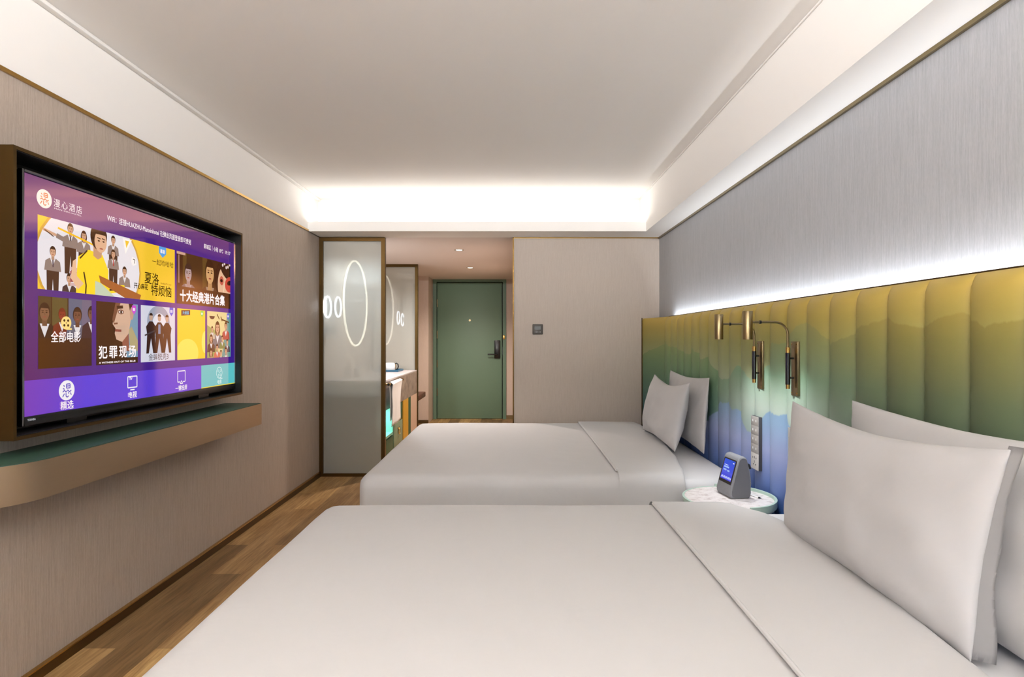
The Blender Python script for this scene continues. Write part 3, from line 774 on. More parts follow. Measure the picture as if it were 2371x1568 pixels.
# background
p = newpic()
NX, NZ = 24, 16
def bgc(q):
    u = (q[0]-ty0)/(ty1-ty0); z = (q[1]-tz0)/(tz1-tz0)
    c = lerpc((66, 30, 128), (50, 24, 136), u*1.6)
    c = lerpc((96, 40, 96), c, u*4+z*1.2)
    return lerpc(c, (92, 48, 112), (z-0.8)*4)
for i in range(NX):
    for j in range(NZ):
        a, b = ty0+(ty1-ty0)*i/NX, ty0+(ty1-ty0)*(i+1)/NX
        c, d = tz0+(tz1-tz0)*j/NZ, tz0+(tz1-tz0)*(j+1)/NZ
        p.k = 0; p.rect(a, b, c, d, None, bgc)
screen = p.build('screen', M['screen'], tv_)
SK, WH = (205, 160, 130), (238, 236, 240)
def person(p, x, y, s, hair=(28, 20, 18), skin=SK, coat=(128, 116, 110), shirt=(220, 218, 220), tie=None, girl=False, tilt=0):
    """a generic bust: shoulders, neck, head, hair, features; (x, y) head centre, s head half-height"""
    p.poly([(x-2.3*s, y-4.2*s), (x-2.0*s, y-2.1*s), (x-0.9*s, y-1.45*s), (x+0.9*s, y-1.45*s), (x+2.0*s, y-2.1*s), (x+2.3*s, y-4.2*s)], coat)
    p.poly([(x-0.75*s, y-1.45*s), (x+0.75*s, y-1.45*s), (x, y-3.2*s)], shirt)
    if tie: p.poly([(x-0.15*s, y-1.7*s), (x+0.15*s, y-1.7*s), (x+0.28*s, y-3.3*s), (x-0.1*s, y-3.4*s)], tie)
    if girl: p.ell(x, y-0.35*s, 1.0*s, 1.45*s, hair)
    p.rect(x-0.38*s, x+0.38*s, y-1.75*s, y-0.7*s, tuple(v*0.85 for v in skin))
    p.ell(x, y+0.08*s, 0.86*s, 1.16*s, hair)
    p.ell(x, y-0.12*s, 0.72*s, 0.98*s, skin)
    p.ell(x, y+0.42*s, 0.76*s, 0.62*s, hair, 8, 172)
    for e in (-0.3, 0.3):
        p.ell(x+e*s, y-0.02*s, 0.15*s, 0.07*s, (40, 26, 20)); p.line([(x+(e-.18)*s, y+0.2*s), (x+(e+.18)*s, y+0.2*s)], 0.07*s, hair)
    p.line([(x, y-0.05*s), (x+0.06*s, y-0.38*s)], 0.06*s, tuple(v*0.75 for v in skin))
    p.ell(x, y-0.6*s, 0.24*s, 0.08*s, (150, 70, 62))
def badge(p, x1, z1, w_, h_, c):
    """small pennant hanging from the tile's top edge"""
    p.poly([(x1-w_, z1), (x1, z1), (x1, z1-h_*0.62), (x1-w_/2, z1-h_), (x1-w_, z1-h_*0.62)], c)
    p.rect(x1-w_*0.78, x1-w_*0.54, z1-h_*0.6, z1-h_*0.28, WH); p.rect(x1-w_*0.46, x1-w_*0.22, z1-h_*0.6, z1-h_*0.28, WH)
R1 = (1.424, 1.684); R2 = (1.143, 1.400)
def tile(px0, px1, R):
    p = newpic(); y0, y1 = TY(px0), TY(px1); p.k = 12; p.clip = (y0, y1, R[0], R[1]); return p, y0, y1, R[0], R[1]
# tile 1: yellow comedy banner with a round group portrait
p, a, b, c, d = tile(87, 404.5, R1); W_, H_ = b-a, d-c
p.rect(a, b, c, d, (240, 196, 52))
cx = TP(218, 590)[0]-0.02
def U(px, py): return TP(px, py)
p.ell(a+0.40*W_-0.055, c+0.44*H_, 0.285, 0.235, (205, 160, 60)); p.ell(a+0.40*W_-0.055, c+0.44*H_, 0.275, 0.225, (226, 224, 230))
gc = (136, 122, 116)
for (px, py, s, kw) in ((163, 530, .017, dict(tie=(40, 36, 50))), (194, 546, .016, dict(girl=True, hair=(60, 28, 24))), (262, 556, .015, dict()),
                        (122, 583, .0165, dict(tie=(60, 60, 80))), (262, 588, .015, dict(girl=True, tie=(180, 30, 40))), (288, 628, .016, dict(hair=(36, 26, 22))), (160, 645, .016, dict(coat=(50, 44, 50)))):
    x, z = U(px, py)
    if py < 600:
        p.poly([(x-1.6*s, z-10*s), (x-1.7*s, z-4*s), (x+1.7*s, z-4*s), (x+1.5*s, z-10*s), (x+.3*s, z-10*s), (x, z-6*s), (x-.3*s, z-10*s)], (40, 30, 30))
    person(p, x, z, s, coat=gc if 'coat' not in kw else kw.pop('coat'), **kw)
# raised arm, pencil, red tie strip, check skirt
x, z = U(130, 545); p.line([(x, z), (x+0.10, z-0.028)], 0.018, gc); p.line([(x-0.06, z+0.013), (x, z)], 0.010, SK)
x0_, z0_ = U(158, 541); p.line([(x0_-.05, z0_+.012), (x0_+0.17, z0_-0.03)], 0.007, (246, 190, 20))
for q in range(5):
    x, z = U(176, 620+9*q); p.rect(x-0.03, x+0.02, z-0.012, z, (150, 70, 80) if q % 2 else (206, 176, 176))
# central figure in a yellow tracksuit
x, z = U(224, 565)
YT = (250, 214, 40)
p.poly([(x-0.115, z-0.30), (x-0.105, z-0.12), (x-0.10, z-0.065), (x-0.045, z-0.03), (x+0.03, z-0.04), (x+0.065, z-0.10), (x+0.06, z-0.17), (x+0.045, z-0.30)], YT)
p.poly([(x+0.05, z-0.10), (x+0.075, z-0.155), (x+0.16, z-0.150), (x+0.17, z-0.175), (x+0.06, z-0.195)], YT)
p.line([(x-0.09, z-0.07), (x-0.052, z-0.034)], 0.006, (20, 18, 16)); p.line([(x-0.07, z-0.12), (x-0.058, z-0.17), (x-0.064, z-0.24), (x-0.075, z-0.30)], 0.007, (20, 18, 16))
p.line([(x+0.07, z-0.178), (x+0.15, z-0.168)], 0.007, (20, 18, 16))
p.poly([(x-0.135, z-0.15), (x-0.125, z-0.085), (x-0.11, z-0.075), (x-0.105, z-0.14), (x-0.07, z-0.165), (x-0.10, z-0.19)], (228, 186, 150))
p.poly([(x-0.02, z-0.05), (x-0.02, z), (x+0.03, z), (x+0.025, z-0.05), (x+.005, z-.062)], (196, 150, 116))
p.ell(x+0.01, z+0.030, 0.046, 0.054, (30, 20, 16)); p.ell(x+0.02, z+0.012, 0.034, 0.044, (220, 176, 142)); p.ell(x+0.014, z+0.040, 0.042, 0.030, (34, 24, 20), 0, 180)
p.rect(x-.026, x-.016, z-.0, z+.04, (34, 24, 20))
for e in (0.010, 0.036): p.ell(x+e, z+0.014, 0.006, 0.003, (30, 20, 16)); p.line([(x+e-.009, z+.026), (x+e+.009, z+.023)], .004, (40, 28, 20))
p.ell(x+0.024, z-0.016, 0.010, 0.003, (160, 80, 70))
# wooden plank, set square, sticker
x, z = U(228, 672); p.poly([(x, z+0.06), (x+0.26, z+0.0), (x+0.24, z-0.05), (x+.01, z+0.03)], (160, 92, 44))
p.poly([(x-0.02, z+0.035), (x+0.01, z+0.03), (x+0.14, z-0.05), (x-0.02, z-0.05)], (190, 206, 180))
x, z = U(292, 564); p.poly([(x-0.02, z+0.02), (x+0.035, z+0.02), (x-0.005, z-0.045)], (246, 244, 236)); p.poly([(x-0.008, z+0.012), (x+0.018, z+0.012), (x-0.001, z-0.02)], (240, 196, 52))
x, z = U(310, 605); p.poly([(x-0.012, z+0.018), (x+0.012, z+0.012), (x+0.014, z-0.014), (x-0.008, z-0.022), (x-0.018, z-0.004)], (244, 240, 236)); p.line([(x-0.008, z+.008), (x+.006, z+.006), (x, z-.010)], 0.003, (30, 30, 30))
x, z = U(113, 539); p.line([(x-.02, z+.008), (x+.02, z-.010)], 0.004, (60, 40, 30))
badge_x = TY(384); p.poly([(badge_x-0.055, d), (badge_x, d), (badge_x, d-0.032), (badge_x-0.0275, d-0.052), (badge_x-0.055, d-0.032)], (74, 160, 226))
pt = p.build('film_tile', M['screen'], screen); pt['label'] = 'wide yellow film tile'
INK = (38, 26, 12)
for s, px, py, h, wd, bo in (('一起哈哈哈', 377, 610, 0.030, 0.165, 0.0), ('夏洛', 351, 645, 0.058, 0.104, 0.0004), ('特烦恼', 373.5, 674, 0.056, 0.155, 0.0004), ('开心麻花', 326, 663, 0.028, 0.096, 0.0006)):
    x, z = U(px, py); p.text('title_lettering', s, x, z, h, INK, M['screen'], screen, bold=bo, width=wd)
x, z = U(384, 658); p.text('title_lettering', 'Goodbye Mr. Loser', x, z-.001, 0.012, INK, M['screen'], screen, width=0.085)
p.text('badge_lettering', '喜剧', badge_x-0.0275, d-0.022, 0.020, WH, M['screen'], screen, bold=0.0004, width=0.038)
# tile 2
p, a, b, c, d = tile(409, 533, R1); W_, H_ = b-a, d-c
p.rect(a, b, c, d, (46, 28, 16)); p.rect(a+0.10*W_, a+.52*W_, c+0.3*H_, d, (84, 66, 30)); p.rect(a+0.16*W_, a+.44*W_, c, d, (52, 38, 20))
p.rect(a, a+.14*W_, d-.05*H_, d, (200, 160, 140)); p.rect(a+.02*W_, a+.045*W_, c+.4*H_, d-.06*H_, (150, 112, 96))
person(p, a+0.19*W_, c+0.62*H_, 0.040, hair=(30, 28, 30), skin=(170, 150, 150), coat=(104, 98, 104), shirt=(150, 146, 150))
person(p, a+0.58*W_, c+0.72*H_, 0.056, hair=(24, 16, 10), skin=(206, 160, 108), coat=(66, 46, 34), shirt=(150, 130, 110))
x, z = a+0.93*W_, c+0.56*H_
p.ell(x, z+0.01, 0.13, 0.135, (36, 20, 16)); p.ell(x, z-0.015, 0.105, 0.125, (222, 180, 146)); p.ell(x+.02, z+.075, 0.105, 0.055, (30, 18, 16), 0, 360, -20)
p.ell(x+0.03, z-0.005, 0.055, 0.045, (196, 70, 60), rot=15); p.ell(x-0.062, z+0.01, 0.022, 0.026, (190, 90, 74)); p.ell(x+0.03, z+0.005, 0.03, 0.014, (20, 12, 12), rot=12); p.ell(x-0.064, z+0.01, 0.014, 0.009, (20, 12, 12))
p.line([(x-.03, z), (x-.04, z-.055)], 0.008, (236, 208, 176)); p.ell(x-0.02, z-0.10, 0.028, 0.010, (170, 36, 40))
for q in range(7): p.ell(x-.05+q*.02, z+.10+.012*math.sin(q*2), .009, .009, (220, 200, 196))
p.rect(a, b, c, c+0.34*H_, (44, 26, 16))
p.build('film_tile', M['screen'], screen)['label'] = 'dark film tile with three faces'
x, z = U(472, 690); p.text('title_lettering', '十大经典港片合集', x, c+0.165*H_, 0.062, WH, M['screen'], screen, bold=0.0022, width=0.83*W_)
# tile 3: all films
p, a, b, c, d = tile(88, 212, R2); W_, H_ = b-a, d-c
p.rect(a, b, c, d, (50, 28, 16), lambda q: lerpc((64, 38, 14), (34, 22, 28), (q[0]-a)/W_))
p.rect(a, a+.22*W_, c+.3*H_, d, (72, 60, 36)); p.rect(a+.24*W_, a+.52*W_, c+.2*H_, d, (86, 80, 44)); p.rect(a+.54*W_, a+.8*W_, c+.3*H_, d, (84, 98, 124)); p.rect(a+.8*W_, b, c+.3*H_, d, (104, 100, 124))
person(p, a+.11*W_, c+.78*H_, .028, coat=(46, 32, 24), skin=(128, 92, 66), hair=(30, 22, 20))
person(p, a+.42*W_, c+.76*H_, .020, coat=(110, 40, 28), skin=(140, 50, 36), hair=(110, 34, 24))
person(p, a+.71*W_, c+.76*H_, .026, coat=(92, 98, 116), skin=(112, 74, 56), hair=(22, 16, 18))
person(p, a+1.0*W_, c+.80*H_, .024, coat=(40, 32, 44), skin=(110, 76, 60), hair=(22, 16, 18))
p.rect(a, b, c, c+.42*H_, (42, 24, 14), lambda q: lerpc((70, 40, 12), (32, 20, 24), (q[0]-a)/W_))
x, z = U(153, 748); p.ell(x, z, 0.0245, 0.0245, (248, 216, 132)); p.rect(x, x+0.027, z-0.0255, z-0.019, (248, 216, 132))
for e in ((-.009, .009), (.009, .009), (-.009, -.009), (.009, -.009)): p.ell(x+e[0], z+e[1], 0.0048, 0.0048, (40, 28, 20))
p.ell(x, z, 0.0022, 0.0022, (40, 28, 20))
p.build('film_tile', M['screen'], screen)['label'] = 'dim film tile with a yellow reel icon'
x, z = U(153, 780); p.text('title_lettering', '全部电影', x, z, 0.043, WH, M['screen'], screen, bold=0.0006, width=0.142)
# tile 4: half-lit face
p, a, b, c, d = tile(222.5, 319, R2); W_, H_ = b-a, d-c
p.rect(a, b, c, d, (38, 20, 14)); p.poly([(a+.72*W_, c), (b, c), (b, d), (a+.66*W_, d)], (104, 150, 176)); p.poly([(a+.8*W_, c+.25*H_), (b, c+.2*H_), (b, c+.38*H_), (a+.84*W_, c+.62*H_), (a+.76*W_, c+.56*H_)], (170, 160, 120))
p.poly([(a+.36*W_, c+.70*H_), (a+.46*W_, d), (a+.80*W_, d), (a+.82*W_, c+.74*H_), (a+.76*W_, c+.5*H_), (a+.60*W_, c+.36*H_), (a+.46*W_, c+.40*H_), (a+.42*W_, c+.50*H_), (a+.44*W_, c+.58*H_), (a+.37*W_, c+.65*H_), (a+.41*W_, c+.8*H_)], (206, 172, 148))
p.poly([(a+.36*W_, c+.72*H_), (a+.44*W_, d), (a+.56*W_, d), (a+.48*W_, c+.85*H_), (a+.40*W_, c+.66*H_)], (112, 74, 56))
p.poly([(a+.60*W_, c+.36*H_), (a+.76*W_, c+.5*H_), (a+.78*W_, c+.2*H_), (a+.62*W_, c+.22*H_)], (140, 84, 70))
p.line([(a+.47*W_, c+.925*H_), (a+.62*W_, c+.94*H_)], .013, (44, 26, 20)); p.ell(a+.57*W_, c+.855*H_, .019, .010, (120, 76, 62)); p.ell(a+.57*W_, c+.853*H_, .014, .006, (216, 204, 198)); p.ell(a+.575*W_, c+.853*H_, .006, .006, (14, 10, 10))
p.line([(a+.43*W_, c+.55*H_), (a+.58*W_, c+.545*H_)], .010, (140, 76, 64)); p.line([(a+.40*W_, c+.655*H_), (a+.49*W_, c+.665*H_)], .007, (120, 78, 60))
p.poly([(a+.76*W_, d), (a+.80*W_, c+.86*H_), (a+.86*W_, c+.84*H_), (a+.88*W_, d)], (24, 16, 16)); p.ell(a+.84*W_, c+.84*H_, .012, .028, (190, 150, 130))
p.rect(a, b, c, c+.10*H_, (20, 12, 10))
badge(p, a+.95*W_, d-.02*H_, .026, .040, (200, 60, 210))
p.build('film_tile', M['screen'], screen)['label'] = 'dark film tile with one half-lit face'
p.text('title_lettering', '犯罪现场', (a+b)/2, c+.20*H_, 0.055, WH, M['screen'], screen, bold=0.0012, width=.9*W_, spacing=1.3)
p.text('title_lettering', 'A WITNESS OUT OF THE BLUE', (a+b)/2, c+.035*H_, 0.010, WH, M['screen'], screen, bold=0.0003, width=.88*W_)
# tile 5: three men in black
p, a, b, c, d = tile(326, 405, R2); W_, H_ = b-a, d-c
p.rect(a, b, c, d, (206, 210, 224)); p.ell(a+.5*W_, c+.72*H_, .085, .075, (150, 160, 178)); p.ell(a+.52*W_, c+.68*H_, .052, .05, (220, 222, 232)); p.rect(a+.42*W_, a+.64*W_, c+.15*H_, c+.66*H_, (186, 192, 206))
for e, hgt in ((.28, .80), (.52, .79), (.75, .785)):
    x = a+e*W_; z = c+hgt*H_
    p.poly([(x-.028, c+.50*H_), (x-.034, c+.15*H_), (x-.016, c+.15*H_), (x, c+.42*H_), (x+.016, c+.15*H_), (x+.034, c+.15*H_), (x+.028, c+.50*H_)], (44, 30, 30))
    p.poly([(x-.026, c+.45*H_), (x-.036, z-.045), (x-.012, z-.02), (x+.012, z-.02), (x+.036, z-.045), (x+.026, c+.45*H_)], (38, 30, 32))
    if e == .52: p.poly([(x-.009, c+.5*H_), (x-.008, z-.03), (x+.008, z-.03), (x+.009, c+.5*H_)], (120, 140, 170))
    p.ell(x, z, .0125, .017, (190, 160, 140)); p.ell(x, z+.007, .0128, .012, (36, 28, 26), 0, 180)
x = a+.28*W_; p.line([(x-.045, c+.47*H_), (x+.03, c+.56*H_)], .007, (60, 58, 64))
badge(p, a+.945*W_, d, .030, .042, (36, 80, 214))
p.build('film_tile', M['screen'], screen)['label'] = 'pale film tile with three men in black'
p.text('title_lettering', '金蝉脱壳3', a+.5*W_, c+.085*H_, 0.034, (40, 40, 44), M['screen'], screen, bold=-0.0002, width=.58*W_)
# tile 6: plain yellow
p, a, b, c, d = tile(410.5, 475, R2); W_, H_ = b-a, d-c
p.rect(a, b, c, d, (244, 202, 52)); p.ell(a+.35*W_, c+.12*H_, .10, .075, (250, 222, 96)); p.ell(b, c+.34*H_, .035, .06, (250, 226, 110)); p.poly([(a+.13*W_, d-.14*H_), (a+.13*W_, d-.03*H_), (a+.44*W_, d-.015*H_), (a+.44*W_, d-.115*H_)], (28, 28, 34))
badge(p, a+.93*W_, d-.01*H_, .028, .034, (96, 206, 84))
p.build('film_tile', M['screen'], screen)['label'] = 'plain yellow film tile'
p.text('title_lettering', '大侦探', a+.285*W_, d-.075*H_, 0.018, (120, 200, 236), M['screen'], screen, bold=0.0004, width=.22*W_)
# tile 7: crowd
p, a, b, c, d = tile(479.5, 534, R2); W_, H_ = b-a, d-c
p.rect(a, b, c, d, (220, 206, 148)); p.poly([(a+.6*W_, c), (b, c), (b, d), (a+.85*W_, d)], (96, 150, 146)); p.poly([(a, c), (a+.5*W_, c), (a+.3*W_, c+.6*H_), (a, c+.7*H_)], (150, 160, 96))
p.ell(a+.2*W_, c+.90*H_, .028, .018, (36, 36, 44), 180, 360); p.line([(a+.4*W_, d-.05*H_), (a+.5*W_, c+.84*H_)], .007, INK); p.line([(a+.56*W_, d-.10*H_), (a+.62*W_, c+.80*H_)], .008, INK); p.line([(a+.6*W_, c+.84*H_), (a+.92*W_, c+.78*H_)], .008, INK)
for (e, g_, s, ct) in ((.78, .70, .019, (170, 70, 70)), (.42, .66, .028, (104, 112, 120)), (.2, .62, .013, (190, 180, 160)), (.16, .42, .018, (60, 54, 52)), (.62, .42, .014, (110, 130, 80)), (.84, .34, .014, (60, 70, 90)), (.40, .22, .016, (200, 110, 90)), (.78, .14, .016, (120, 160, 150)), (.15, .12, .018, (150, 120, 90)), (.56, .10, .014, (90, 110, 70))):
    person(p, a+e*W_, c+g_*H_, s, coat=ct, girl=(g_ < .5 and e < .3) or g_ == .66)
badge(p, a+.93*W_, d-.02*H_, .028, .036, (36, 90, 210))
p.build('film_tile', M['screen'], screen)['label'] = 'crowded film tile with many small figures'
# menu bar
p = newpic(); p.k = 12
ym = TY(466)
p.rect(ty0, ty0+0.28, tz0, 1.106, None, lambda q: lerpc((118, 62, 184), (80, 60, 214), (q[0]-ty0)/0.28))
p.rect(ty0+0.28, ym, tz0, 1.106, (80, 60, 214), lambda q: lerpc((80, 60, 214), (92, 66, 206), (q[0]-ty0-.28)/0.8))
p.rect(ym, ty1, tz0+0.004, 1.106, (86, 190, 196)); p.rect(ym, ty1, tz0, tz0+0.004, (236, 214, 60))
def logo(p, x, z, r, disc, ink):
    p.ell(x, z, r, r, disc, n=40)
    w_ = r*0.10
    p.line([(x-.42*r, z+.52*r), (x-.26*r, z+.40*r)], w_, ink); p.line([(x-.48*r, z+.22*r), (x-.28*r, z+.12*r)], w_, ink)
    p.line([(x-.05*r, z+.62*r), (x+.42*r, z+.62*r), (x+.42*r, z+.22*r), (x-.05*r, z+.22*r), (x-.05*r, z+.62*r)], w_, ink); p.line([(x-.05*r, z+.42*r), (x+.42*r, z+.42*r)], w_, ink)
    p.line([(x-.52*r, z-.14*r), (x-.30*r, z+.02*r), (x-.10*r, z-.18*r), (x+.12*r, z+.04*r), (x+.34*r, z-.18*r), (x+.58*r, z-.02*r)], w_, ink)
    p.line([(x-.30*r, z-.30*r), (x-.52*r, z-.62*r)], w_, ink); p.line([(x-.10*r, z-.26*r), (x-.10*r, z-.60*r), (x+.08*r, z-.68*r), (x+.26*r, z-.56*r)], w_, ink)
    p.line([(x+.20*r, z-.20*r), (x+.26*r, z-.36*r)], w_, ink); p.line([(x+.46*r, z-.26*r), (x+.58*r, z-.50*r)], w_, ink)
x, z = U(154.6, 904); logo(p, x, z, .0375, WH, (74, 58, 190))
x, z = U(306.5, 886.5)
hw = .030; p.line([(x-hw, z-.020), (x-hw, z+.028), (x+hw, z+.028), (x+hw, z-.020), (x-hw, z-.020)], .005, WH); p.line([(x-.014, z-.030), (x+.014, z-.030)], .005, WH)
x, z = U(420, 873); hw = .032
p.line([(x-.013, z-.024), (x-hw, z-.024), (x-hw, z+.030), (x+hw, z+.030), (x+hw, z-.024), (x+.013, z-.024)], .005, WH); p.line([(x-.011, z-.033), (x, z-.018), (x+.011, z-.033), (x-.011, z-.033)], .004, WH)
x, z = U(507.5, 863); p.ringp(x, z, .031, .0035, (214, 238, 238)); p.line([(x, z-.031), (x+.034, z-.034)], .004, (214, 238, 238))
for e in ((-.013, .010), (.013, .010), (-.009, -.014), (.011, -.014), (0, 0)): p.ringp(x+e[0], z+e[1], .006 if e != (0, 0) else .003, .0025, (214, 238, 238))
p.build('menu_bar', M['screen'], screen)
for s, px, py, h, wd in (('精选', 154, 938, .034, .062), ('电视', 306, 914, .030, .055), ('一键投屏', 419, 898, .028, .100), ('电影', 507.5, 884, .026, .048)):
    x, z = U(px, py); p.text('menu_lettering', s, x, z, h, (236, 236, 240) if px < 500 else (200, 228, 228), M['screen'], screen, bold=.0004, width=wd)
x, z = U(306.5, 884); p.text('menu_lettering', 'TV', x-.014, z+.014, .016, WH, M['screen'], screen, bold=.0006)
p = newpic(); p.k = 12
x, z = U(102.5, 460.5); logo(p, x, z, .033, (240, 232, 226), (206, 96, 60)); p.build('hotel_emblem', M['screen'], screen)
x, z = U(158, 478); p.text('hotel_lettering', '漫心酒店', x, 1.743, .032, WH, M['screen'], screen, width=.135, spacing=1.3)
p.text('hotel_lettering', 'MAN XIN HOTEL', x, 1.722, .0075, WH, M['screen'], screen, width=.13)
p.text('header_lettering', 'WiFi：连接HUAZHU-Manxinhotel 在弹出页面登录即可使用', (TY(248)+TY(442))/2, 1.746, .030, WH, M['screen'], screen, bold=.0003, width=TY(442)-TY(248))
for s, pa, pb in (('新城区｜小雨', 472, 504.5), ('10℃', 507, 516.5), ('19:17', 521.5, 533)):
    p.text('header_lettering', s, (TY(pa)+TY(pb))/2, 1.748, .028, WH, M['screen'], screen, bold=.0003, width=TY(pb)-TY(pa))
# maker's mark on the lower bezel
p2_ = Pic((TX+0.0048, 0, 0), (0, 1, 0), (0, 0, 1), (1, 0, 0)); p2_.k = 0
x, z = U(70, 973); p2_.text('brand_lettering', 'TOSHIBA', x, tz0-0.012, .010, (150, 152, 156), M['lcd'], lower, bold=.0005, width=.034)

# ------------------------------------------------------------------ shelf under the television
SXF = -1.527; sy0, sy1, sR = 1.89, 3.480, 0.224
sh = thing('wall_shelf', 'long bronze-edged green shelf with rounded end under the television', 'shelf', (XL, 2.6, 0.73))
def shelf_outline(ins):
    r = sR-ins; pts = [(XL, sy1-ins), (SXF-ins-0.012, sy1-ins), (SXF-ins, sy1-ins-0.012)]
    for i in range(0, 21):
        a = i/20*PI/2; pts.append((XL+r*math.cos(a), sy0-r*math.sin(a)))
    pts.append((XL, sy0-r)); 
    q = []
    for pnt in pts:
        if not q or (abs(pnt[0]-q[-1][0])+abs(pnt[1]-q[-1][1])) > 1e-5: q.append(pnt)
    return q
bm = bmesh.new(); bm_prism(bm, shelf_outline(0), 'z', 0.729, 0.854); obj('fascia', bm, M['champ'], sh, 35)
bm = bmesh.new(); bm_prism(bm, shelf_outline(0.004), 'z', 0.8541, 0.857); obj('shelf_top', bm, M['green'], sh, 35)

# ------------------------------------------------------------------ beds
def cloth_grid(name, m, parent, Xf, Y0, Y1, ztop, xe, hang, r=0.08, res=0.03, loft=0.015, seed=0, solid=0.012, xstart=None, p_extra=0.0, hem=None, headroll=0.03, wob=1.0):
    """quilt over a box: rounded over foot and both sides, rolled under at the head edge xe(y)"""
    bm = bmesh.new()
    L = hang+r*(PI/2-1)
    p0 = Xf-L-0.0 if xstart is None else xstart
    q0, q1 = Y0-L, Y1+L
    nq = int((q1-q0)/res)
    xmax = max(xe(Y0+(Y1-Y0)*k/20) for k in range(21))
    nps = int((xmax-p0)/res)
    rows = []
    for j in range(nq+1):
        q = q0+(q1-q0)*j/nq
        yy = min(max(q, Y0), Y1)
        E = xe(yy)
        row = []
        for i in range(nps+1+5):
            if i <= nps: pp = p0+(E-p0)*i/nps; roll = 0
            else: pp = E; roll = (i-nps)/5
            ex = max(0.0, (Xf+r)-pp) if xstart is None else 0.0
            s0 = (Y0+r)-q; s1 = q-(Y1-r); ey = max(0.0, s0, s1)
            e = math.hypot(ex, ey)
            bx = max(pp, Xf+r) if xstart is None else pp; byy = min(max(q, Y0+r), Y1-r)
            if e > 0:
                dx, dy = -ex/e, (-1 if s0 > s1 else 1)*ey/e
                if e < r*PI/2: h = r*math.sin(e/r); dz = r*(1-math.cos(e/r))
                else: h = r; dz = r+(e-r*PI/2)
                fold = 0.0
                if e > r: fold = wob*min(1, (e-r)/0.2)*0.010*(noise.noise(Vector((bx*2.2+seed, byy*2.2, 0.3)))+0.5*math.sin(bx*7+byy*5+seed))
                x = bx+dx*(h+fold); y = byy+dy*(h+fold); z = ztop-dz
                # round corner
            else: x, y, z = bx, byy, ztop
            tx = (min(max(x, Xf), E)-Xf)/(E-Xf); ty = (min(max(y, Y0), Y1)-Y0)/(Y1-Y0)
            inner = max(0, math.sin(PI*min(1, max(0, ty))))**0.35*max(0.0, math.sin(PI*min(1, max(0, tx))))**0.35
            if e < r*PI/2:
                z += loft*inner+0.0035*wob*noise.noise(Vector((x*1.6+seed, y*1.6, 0)))+0.0012*noise.noise(Vector((x*6, y*6+seed, 1)))
            if roll > 0:
                a = roll*PI; x += headroll*0.5*math.sin(a); z -= headroll*0.5*(1-math.cos(a))
            if z < ztop-hang: z = ztop-hang
            row.append(bm.verts.new((x, y, z)))
        rows.append(row)
    for a, b in zip(rows, rows[1:]):
        for i in range(len(a)-1):
            try: bm.faces.new((a[i], a[i+1], b[i+1], b[i]))
            except ValueError: pass
    bmesh.ops.remove_doubles(bm, verts=bm.verts[:], dist=0.0004)
    o = obj(name, bm, m, parent, 0)
    o.data.shade_smooth()
    return o
def bed(label, Y0, Y1, lab_duvet, xe, r, seed, foldX, grp, XF0, ztop):
    t = thing('bed', label, 'bed', (0.2, (Y0+Y1)/2, 0), grp)
    box('bed_base', (-0.70, 1.235, Y0+0.05, Y1-0.05, 0.06, 0.27), M['base'], t, bev=0.02)
    for x in (-0.6, 1.1):
        for y in (Y0+0.15, Y1-0.15):
            bm = bmesh.new(); bm_tube(bm, [(x, y, 0), (x, y, 0.06)], 0.025, 12); obj('leg', bm, M['blackm'], t)
    bm = bmesh.new(); bm_box(bm, -0.735, 1.243, Y0+0.03, Y1-0.03, 0.27, 0.497, 0.045, seg=5); obj('mattress', bm, M['sheet'], t)
    dv = thing('duvet', lab_duvet, 'duvet', (0.2, (Y0+Y1)/2, 0.5), 'white duvets')
    cloth_grid('cover', M['duvet'], dv, XF0, Y0, Y1, ztop, xe, 0.40, r=r, seed=seed, loft=0.012)
    # turned-down band lying on the cover
    cloth_grid('turned_down_band', M['duvet'], dv, XF0, Y0-0.008, Y1+0.008, ztop+0.014, lambda y: xe(y)+0.004, 0.40, r=r, seed=seed, loft=0.012, xstart=foldX, headroll=0.035)
    return t, dv
def xe_near(y):
    P = [(0.58, .95), (1.2, .985), (1.65, 1.02), (2.15, 1.045), (2.30, 1.01), (2.42, .93), (2.50, .86)]
    return interp(P, y)
def xe_far(y):
    P = [(2.99, .885), (3.2, .925), (3.5, .98), (4.0, 1.03), (4.74, 1.05), (4.92, 1.02)]
    return interp(P, y)
def interp(P, y):
    if y <= P[0][0]: return P[0][1]
    for (a, u), (b, v_) in zip(P, P[1:]):
        if y <= b: k = (y-a)/(b-a); return u+(v_-u)*(k*k*(3-2*k)*0.4+k*0.6)
    return P[-1][1]
bed('white-made bed nearest the camera with two large pillows', 0.58, 2.512, 'smooth white duvet on the nearest bed', xe_near, 0.085, 1.3, 0.597, 'twin beds', -0.835, 0.532)
bed('white-made bed nearer the green door, beyond the round side table', 2.99, 4.91, 'smooth white duvet on the far bed', xe_far, 0.055, 5.1, 0.56, 'twin beds', -0.815, 0.524)
# piping along the folded hem of each duvet
for nm, fx, Y0, Y1, zt_ in (('duvet', 0.597, 0.58, 2.512, .532), ('duvet.001', 0.56, 2.99, 4.91, .524)):
    bm = bmesh.new(); pts = []
    for i in range(60):
        y = Y0+0.09+(Y1-Y0-0.18)*i/59
        ty = (y-Y0)/(Y1-Y0); tx = (fx+.8)/1.8
        pts.append((fx, y, zt_+0.011+0.012*math.sin(PI*ty)**.35*math.sin(PI*tx)**.35))
    bm_tube(bm, pts, 0.0065, 8); obj('hem_piping', bm, M['duvet'], bpy.data.objects[nm])

